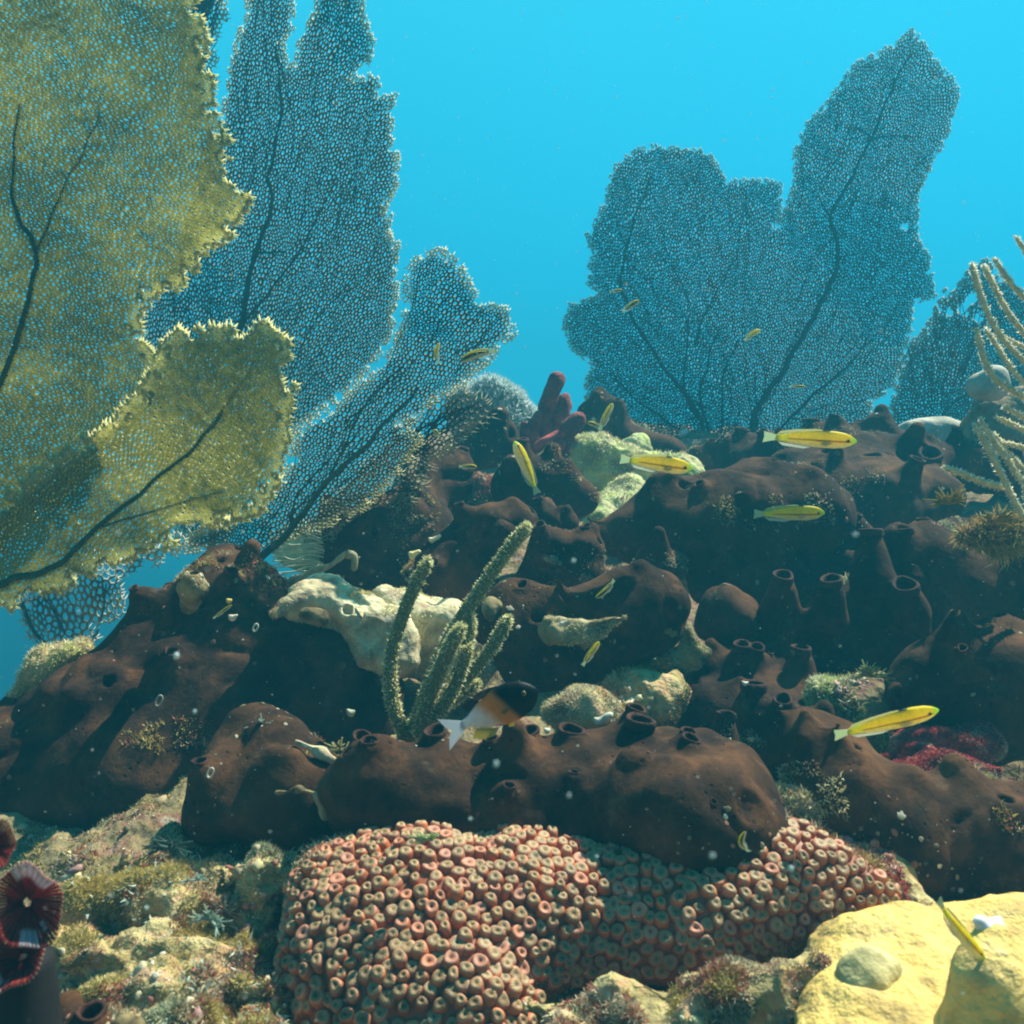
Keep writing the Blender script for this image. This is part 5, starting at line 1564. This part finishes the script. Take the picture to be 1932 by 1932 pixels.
# ================================================================ FISH
def fish(label, tail, nose, hpx, d, style='wrasse', bend=0.0, roll=0.0, yaw=0.0, group='slim yellow reef fish', fins=True):
    k = PX(d)
    t = P(*tail, d); n = P(*nose, d)
    L = np.linalg.norm(n - t)
    fx = (n - t) / L
    # yaw the fish a little towards or away from the viewer
    up = np.array([0, 0, 1.0]) if abs(fx[2]) < .93 else np.array([-1.0, 0, .2])
    up = up - fx * (up @ fx); up /= np.linalg.norm(up)
    lat = np.cross(up, fx)
    cr_, sr_ = math.cos(roll), math.sin(roll)
    up, lat = up * cr_ + lat * sr_, lat * cr_ - up * sr_
    Rm = np.stack([fx, lat, up], 1)
    ctr = (t + n) / 2
    H = hpx * k
    bodyL = L * .86 if style == 'wrasse' else L * .80
    seg, ns = 32, 56
    s = np.linspace(0, 1, ns)                 # 0 = tail root, 1 = nose
    if style == 'wrasse':
        hp = np.interp(s, [0, .06, .25, .5, .72, .86, .94, .98, 1], [.34, .36, .70, .96, 1.0, .84, .56, .34, .10]); wp = .52
    else:
        hp = np.interp(s, [0, .08, .25, .5, .7, .85, .94, .98, 1], [.22, .26, .60, .98, 1.0, .82, .52, .34, .10]); wp = .42
    hp = np.convolve(np.pad(hp, 2, 'edge'), [.1, .2, .4, .2, .1], 'valid')
    x = -L / 2 + (L - bodyL) + s * bodyL
    a = np.linspace(0, 2 * np.pi, seg, endpoint=False)

    def bendf(q):
        q = q.copy(); q[:, 2] += bend * L * (1 - (2 * q[:, 0] / L) ** 2) * (1 if style else 1) - bend * L * .5
        return q
    zz = np.sin(a); yy = np.cos(a)
    V = []; C = []
    for i in range(ns):
        h = hp[i] * H / 2; w = h * wp * (1.05 if s[i] > .5 else .9)
        cz = .03 * H * math.sin(s[i] * 3)
        V.append(np.stack([np.full(seg, x[i]), yy * w, zz * h + cz], 1))
        if style == 'wrasse':
            yel = np.array([1.0, .80, .0]); wht = np.array([.78, .76, .68]); drk = np.array([.07, .030, .003]); grn = np.array([.60, .85, .02])
            c = np.where((zz > .10)[:, None], yel, wht)
            gl = np.clip((zz + .75) / .5, 0, 1)[:, None]
            c = np.where(((zz > -.18) & (zz <= .14))[:, None], (drk * .8 + yel * .2 if s[i] < .5 else drk) if s[i] > .12 else yel, c)
            c = np.where((zz <= -.08)[:, None], (yel * .80 + wht * .2) * gl + wht * (1 - gl), c)
            if s[i] > .66:
                c = np.where(((zz > -.12) & (zz < .14))[:, None], np.array([.38, .05, .02]), c)
            if s[i] > .93:
                c = grn * np.ones((seg, 1))
            if s[i] < .14:
                c = (grn * .4 + yel * .6) * np.ones((seg, 1))
        elif style == 'dark':
            yel = np.array([.95, .80, .0]); drk = np.array([.03, .03, .012]); wht = np.array([.62, .62, .50])
            c = np.where((zz > .55)[:, None], yel, drk)
            c = np.where((zz < -.25)[:, None], wht, c)
        elif style == 'plain':
            yel = np.array([1.0, .84, .0]); c = yel * np.ones((seg, 1))
            c = np.where(((zz > -.2) & (zz < .15))[:, None], np.array([.42, .30, .02]), c)
            c = np.where((zz < -.45)[:, None], np.array([.75, .75, .5]), c)
        else:
            blk = np.array([.006, .008, .012]); org = np.array([.62, .27, .035]); wht = np.array([.68, .70, .70])
            e = s[i] + .10 * zz
            t1 = smooth01((e - .54) / .10)[:, None]; t2 = smooth01((e - .24) / .20)[:, None]
            c = (wht * (1 - t2) + org * t2) * (1 - t1) + blk * t1
        C.append(c * np.ones((seg, 1)))
    V = bendf(np.concatenate(V)); C = np.concatenate(C)
    F = np.stack([(np.arange(ns - 1)[:, None] * seg + np.arange(seg)[None]), (np.arange(ns - 1)[:, None] * seg + (np.arange(seg)[None] + 1) % seg),
                  (np.arange(1, ns)[:, None] * seg + (np.arange(seg)[None] + 1) % seg), (np.arange(1, ns)[:, None] * seg + np.arange(seg)[None])], -1).reshape(-1, 4)
    def W(q): return ctr + q @ Rm.T
    root = empty('reef_fish' if style != 'damsel' else 'damselfish', ctr, label, 'fish', group)
    mb = MB(); mb.add(W(V), F, C)
    for e_, ii in ((0, 0), (1, ns - 1)):
        r0 = V[ii * seg:(ii + 1) * seg]; c0 = r0.mean(0) + [(.01 if e_ else -.005) * L, 0, 0]
        b = np.vstack([r0, c0]); jj = np.arange(seg)
        mb.add(W(b), np.stack([np.full(seg, seg), jj, (jj + 1) % seg], 1), C[ii * seg])
    mb.build('body', M['fish'], root)

    def fin(name, outline, col, y0=0.0, th=.004, tilt=0.0):
        o = np.array(outline, float)                       # x in lengths, z in heights
        q = np.stack([o[:, 0] * L, np.full(len(o), y0 * H), o[:, 1] * H], 1)
        q[:, 1] += tilt * (np.abs(o[:, 1] - o[0, 1])) * H
        q = bendf(q)
        th_ = th * H * 3
        c = q.mean(0)
        A = np.vstack([q, c]) + [0, th_, 0]; B = np.vstack([q, c]) - [0, th_, 0]
        m = len(o); j = np.arange(m); j2 = (j + 1) % m
        F3 = np.vstack([np.stack([np.full(m, m), j, j2], 1), np.stack([np.full(m, 2 * m + 1), m + 1 + j2, m + 1 + j], 1)])
        mm = MB(); mm.add(W(np.vstack([A, B])), F3, np.array(col))
        mm.add(W(np.vstack([q + [0, th_, 0], q - [0, th_, 0]])), np.stack([j, j2, m + j2, m + j], 1), np.array(col))
        return mm.build(name, M['fin'], root, smooth=False)
    xt = -.5 + (L - bodyL) / L
    if style == 'damsel':
        fin('tail_fin', [(xt + .02, .10), (xt - .05, .20), (-.50, .42), (-.46, .12), (-.42, 0), (-.47, -.14), (-.52, -.44), (xt - .04, -.20), (xt + .02, -.10)], (.62, .68, .72))
        fin('dorsal_fin', [(.26, .44), (.14, .56), (0, .60), (-.12, .52), (-.24, .46), (-.20, .24), (-.05, .40), (.15, .44)], (.02, .025, .03))
        fin('anal_fin', [(.02, -.44), (-.06, -.58), (-.16, -.56), (-.26, -.40), (-.2, -.22), (-.05, -.38)], (.50, .42, .08))
        fin('pelvic_fin', [(.20, -.42), (.15, -.58), (.10, -.54), (.12, -.42)], (.60, .46, .05), .06)
        fin('pectoral_fin', [(.20, -.08), (.13, -.03), (.10, -.10), (.13, -.15)], (.30, .22, .06), .24, tilt=.3)
        fin('pectoral_fin', [(.20, -.08), (.13, -.03), (.10, -.10), (.13, -.15)], (.30, .22, .06), -.24, tilt=-.3)
    else:
        yc = (.80, .74, .40) if style != 'dark' else (.5, .52, .3)
        fin('tail_fin', [(xt + .03, .14), (xt - .05, .22), (-.50, .34), (-.49, 0), (-.50, -.32), (xt - .05, -.20), (xt + .03, -.14)], (.55, .66, .42))
        fin('dorsal_fin', [(.26, .42), (.22, .52), (.05, .60), (-.15, .54), (-.32, .40), (-.36, .20), (-.20, .34), (.05, .46)], (.60, .60, .30))
        fin('anal_fin', [(.05, -.44), (-.05, -.56), (-.28, -.44), (-.34, -.22), (-.20, -.34)], (.62, .66, .55))
        if fins:
            fin('pectoral_fin', [(.24, -.10), (.14, .02), (.10, -.14), (.16, -.26)], yc, .27, tilt=.25)
            fin('pectoral_fin', [(.24, -.10), (.14, .02), (.10, -.14), (.16, -.26)], yc, -.27, tilt=-.25)
            if style == 'wrasse' and hpx > 20:
                fin('dorsal_spot', [(.22, .40), (.20, .56), (.13, .57), (.11, .44)], (.01, .02, .05), 0, .010)
    # eyes
    for sd_ in (1, -1):
        ex = .40 if style != 'damsel' else .37
        ez = .06 if style != 'damsel' else .10
        i = int(np.argmin(abs(x / L - ex)))
        wy = hp[i] * H / 2 * wp * 1.0
        er = H * (.115 if style != 'damsel' else .075)
        e0 = bendf(np.array([[ex * L, sd_ * wy * .86, ez * H]]))[0]
        m = MB(); pr = [(er * math.sin(q), er * math.cos(q) * .6) for q in np.linspace(.02, math.pi / 2, 6)]
        lathe(m, W(e0[None])[0], Rm @ np.array([0, sd_, 0]), pr, 14, np.array([[.004, .004, .006]] * 3 + [[.25, .20, .04]] * 3))
        m.build('eye', M['eye'], root)
    return root


fish('largest yellow fish, level, in front of the foot of the largest sea fan', (1440, 824), (1615, 833), 34, 1.05, roll=math.radians(-24))
fish('plump yellow fish with a red eye stripe, over the green boulder', (1170, 866), (1305, 884), 32, 1.10, roll=math.radians(-24))
fish('level yellow fish hovering before the long right brown log', (1422, 970), (1555, 968), 30, 1.02, roll=math.radians(-24))
fish('bright yellow fish slanting up right, above the red crust at lower right', (1574, 1388), (1770, 1340), 39, .74, roll=math.radians(-24))
fish('upright yellow fish with its head up, beside the horned sponge', (1014, 932), (971, 833), 25, 1.22, roll=math.radians(-25))
fish('small yellow fish diving steeply beside the dark stump at upper centre', (1131, 812), (1156, 761), 14, 1.5, 'plain', roll=.5)
fish('small pale-tailed fish hidden behind the diving one at upper centre', (1137, 806), (1108, 797), 9, 1.62, 'dark')
fish('striped yellow fish facing left on the tip of the coarse-meshed fan', (935, 660), (868, 680), 17, 1.15, 'dark', bend=.05)
fish('tiny curled yellow fish on the coarse-meshed sea fan', (827, 686), (826, 647), 10, 1.15, 'plain', bend=.16)
fish('small tilted yellow fish over the left lobe of the largest fan', (1174, 588), (1206, 567), 11, 1.6, 'dark')
fish('tiny pale fish just above the tilted one on the left lobe of the largest fan', (1150, 551), (1174, 547), 6, 1.8, 'dark', fins=False)
fish('small bent yellow fish in the middle of the largest fan', (1404, 642), (1434, 622), 11, 1.5, 'plain', bend=.05)
fish('tiny level fish low on the right lobe of the largest fan', (1489, 729), (1520, 730), 6, 1.7, 'dark', fins=False)
fish('tiny hooked fish at the lower edge of the coarse-meshed fan', (829, 825), (817, 810), 7, 1.2, 'dark', bend=.15, fins=False)
fish('small black-striped fish level beside the reddish tan rock', (866, 880), (900, 881), 9, 1.35, 'dark')
fish('thin yellow and black fish slanting over the brown sponge at centre', (1160, 1095), (1125, 1130), 11, .98, 'dark', bend=-.08)
fish('small yellow fish slanting up right in front of the middle log', (1099, 1256), (1131, 1211), 12, .92, 'plain')
fish('curled yellow and black fish in front of the bulging end of the front log', (1409, 1608), (1401, 1569), 13, .64, 'dark', bend=.28)
fish('slim yellow fish diving towards the horn of the yellow coral', (1768, 1700), (1856, 1812), 26, .52, bend=-.05, roll=math.radians(20))
fish('thin dark green fish resting on the big left sponge', (402, 1167), (438, 1141), 6, .96, 'dark', fins=False)
fish('black-headed fish with an orange band and white tail, before the sea rod', (838, 1385), (1013, 1303), 74, .70, 'damsel', group=None)

# ================================================================ MARINE SNOW
def snow():
    r = np.random.default_rng(5)
    m = MB()
    t = (1 + 5 ** .5) / 2
    iv = np.array([(-1, t, 0), (1, t, 0), (-1, -t, 0), (1, -t, 0), (0, -1, t), (0, 1, t), (0, -1, -t), (0, 1, -t), (t, 0, -1), (t, 0, 1), (-t, 0, -1), (-t, 0, 1)], float); iv /= np.linalg.norm(iv[0])
    fi = np.array([(0, 11, 5), (0, 5, 1), (0, 1, 7), (0, 7, 10), (0, 10, 11), (1, 5, 9), (5, 11, 4), (11, 10, 2), (10, 7, 6), (7, 1, 8), (3, 9, 4), (3, 4, 2), (3, 2, 6), (3, 6, 8), (3, 8, 9), (4, 9, 5), (2, 4, 11), (6, 2, 10), (8, 6, 7), (9, 8, 1)])
    for i in range(2600):
        d = r.uniform(.25, 1.7)
        p = P(r.uniform(-100, 2030), r.uniform(-100, 2030), d)
        s = PX(d) * (.55 + 1.0 * r.random() ** 5) * (1.5 if d < .5 else 1)
        sc = s * r.uniform(.6, 1.3, 3)
        m.add(p + iv * sc, fi, np.array([.75, .80, .72]))
    for i in range(16):
        d = r.uniform(.22, .4); p = P(r.uniform(0, 1932), r.uniform(1000, 1800), d); s = PX(d) * r.uniform(3, 6)
        m.add(p + iv * s * r.uniform(.7, 1.3, 3), fi, np.array([.55, .70, .68]))
    o = m.build('marine_snow', M['snow'])
    tag(o, 'pale specks drifting in the water', 'particles', None, 'stuff')


snow()

# ================================================================ THE WATER'S HAZE
HAZE = .14
hm = bpy.data.materials.new('haze'); hm.use_nodes = True
hn = hm.node_tree; hn.nodes.clear()
pv = hn.nodes.new('ShaderNodeVolumePrincipled')
pv.inputs['Color'].default_value = (.032, .345, .475, 1)
pv.inputs['Density'].default_value = HAZE
pv.inputs['Anisotropy'].default_value = .2
ho = hn.nodes.new('ShaderNodeOutputMaterial')
hn.links.new(pv.outputs[0], ho.inputs['Volume'])
x0, x1, y0, y1, z0, z1 = -7.5, 7.5, -3.5, 9.5, -3.2, 1.6
hv = [(x, y, z) for x in (x0, x1) for y in (y0, y1) for z in (z0, z1)]
hf = [(0, 1, 3, 2), (4, 6, 7, 5), (0, 4, 5, 1), (2, 3, 7, 6), (0, 2, 6, 4), (1, 5, 7, 3)]
me = bpy.data.meshes.new('haze'); me.from_pydata(hv, [], hf); me.materials.append(hm)
o = link('haze', me); tag(o, 'blue haze of the sea water', None, None, 'stuff')
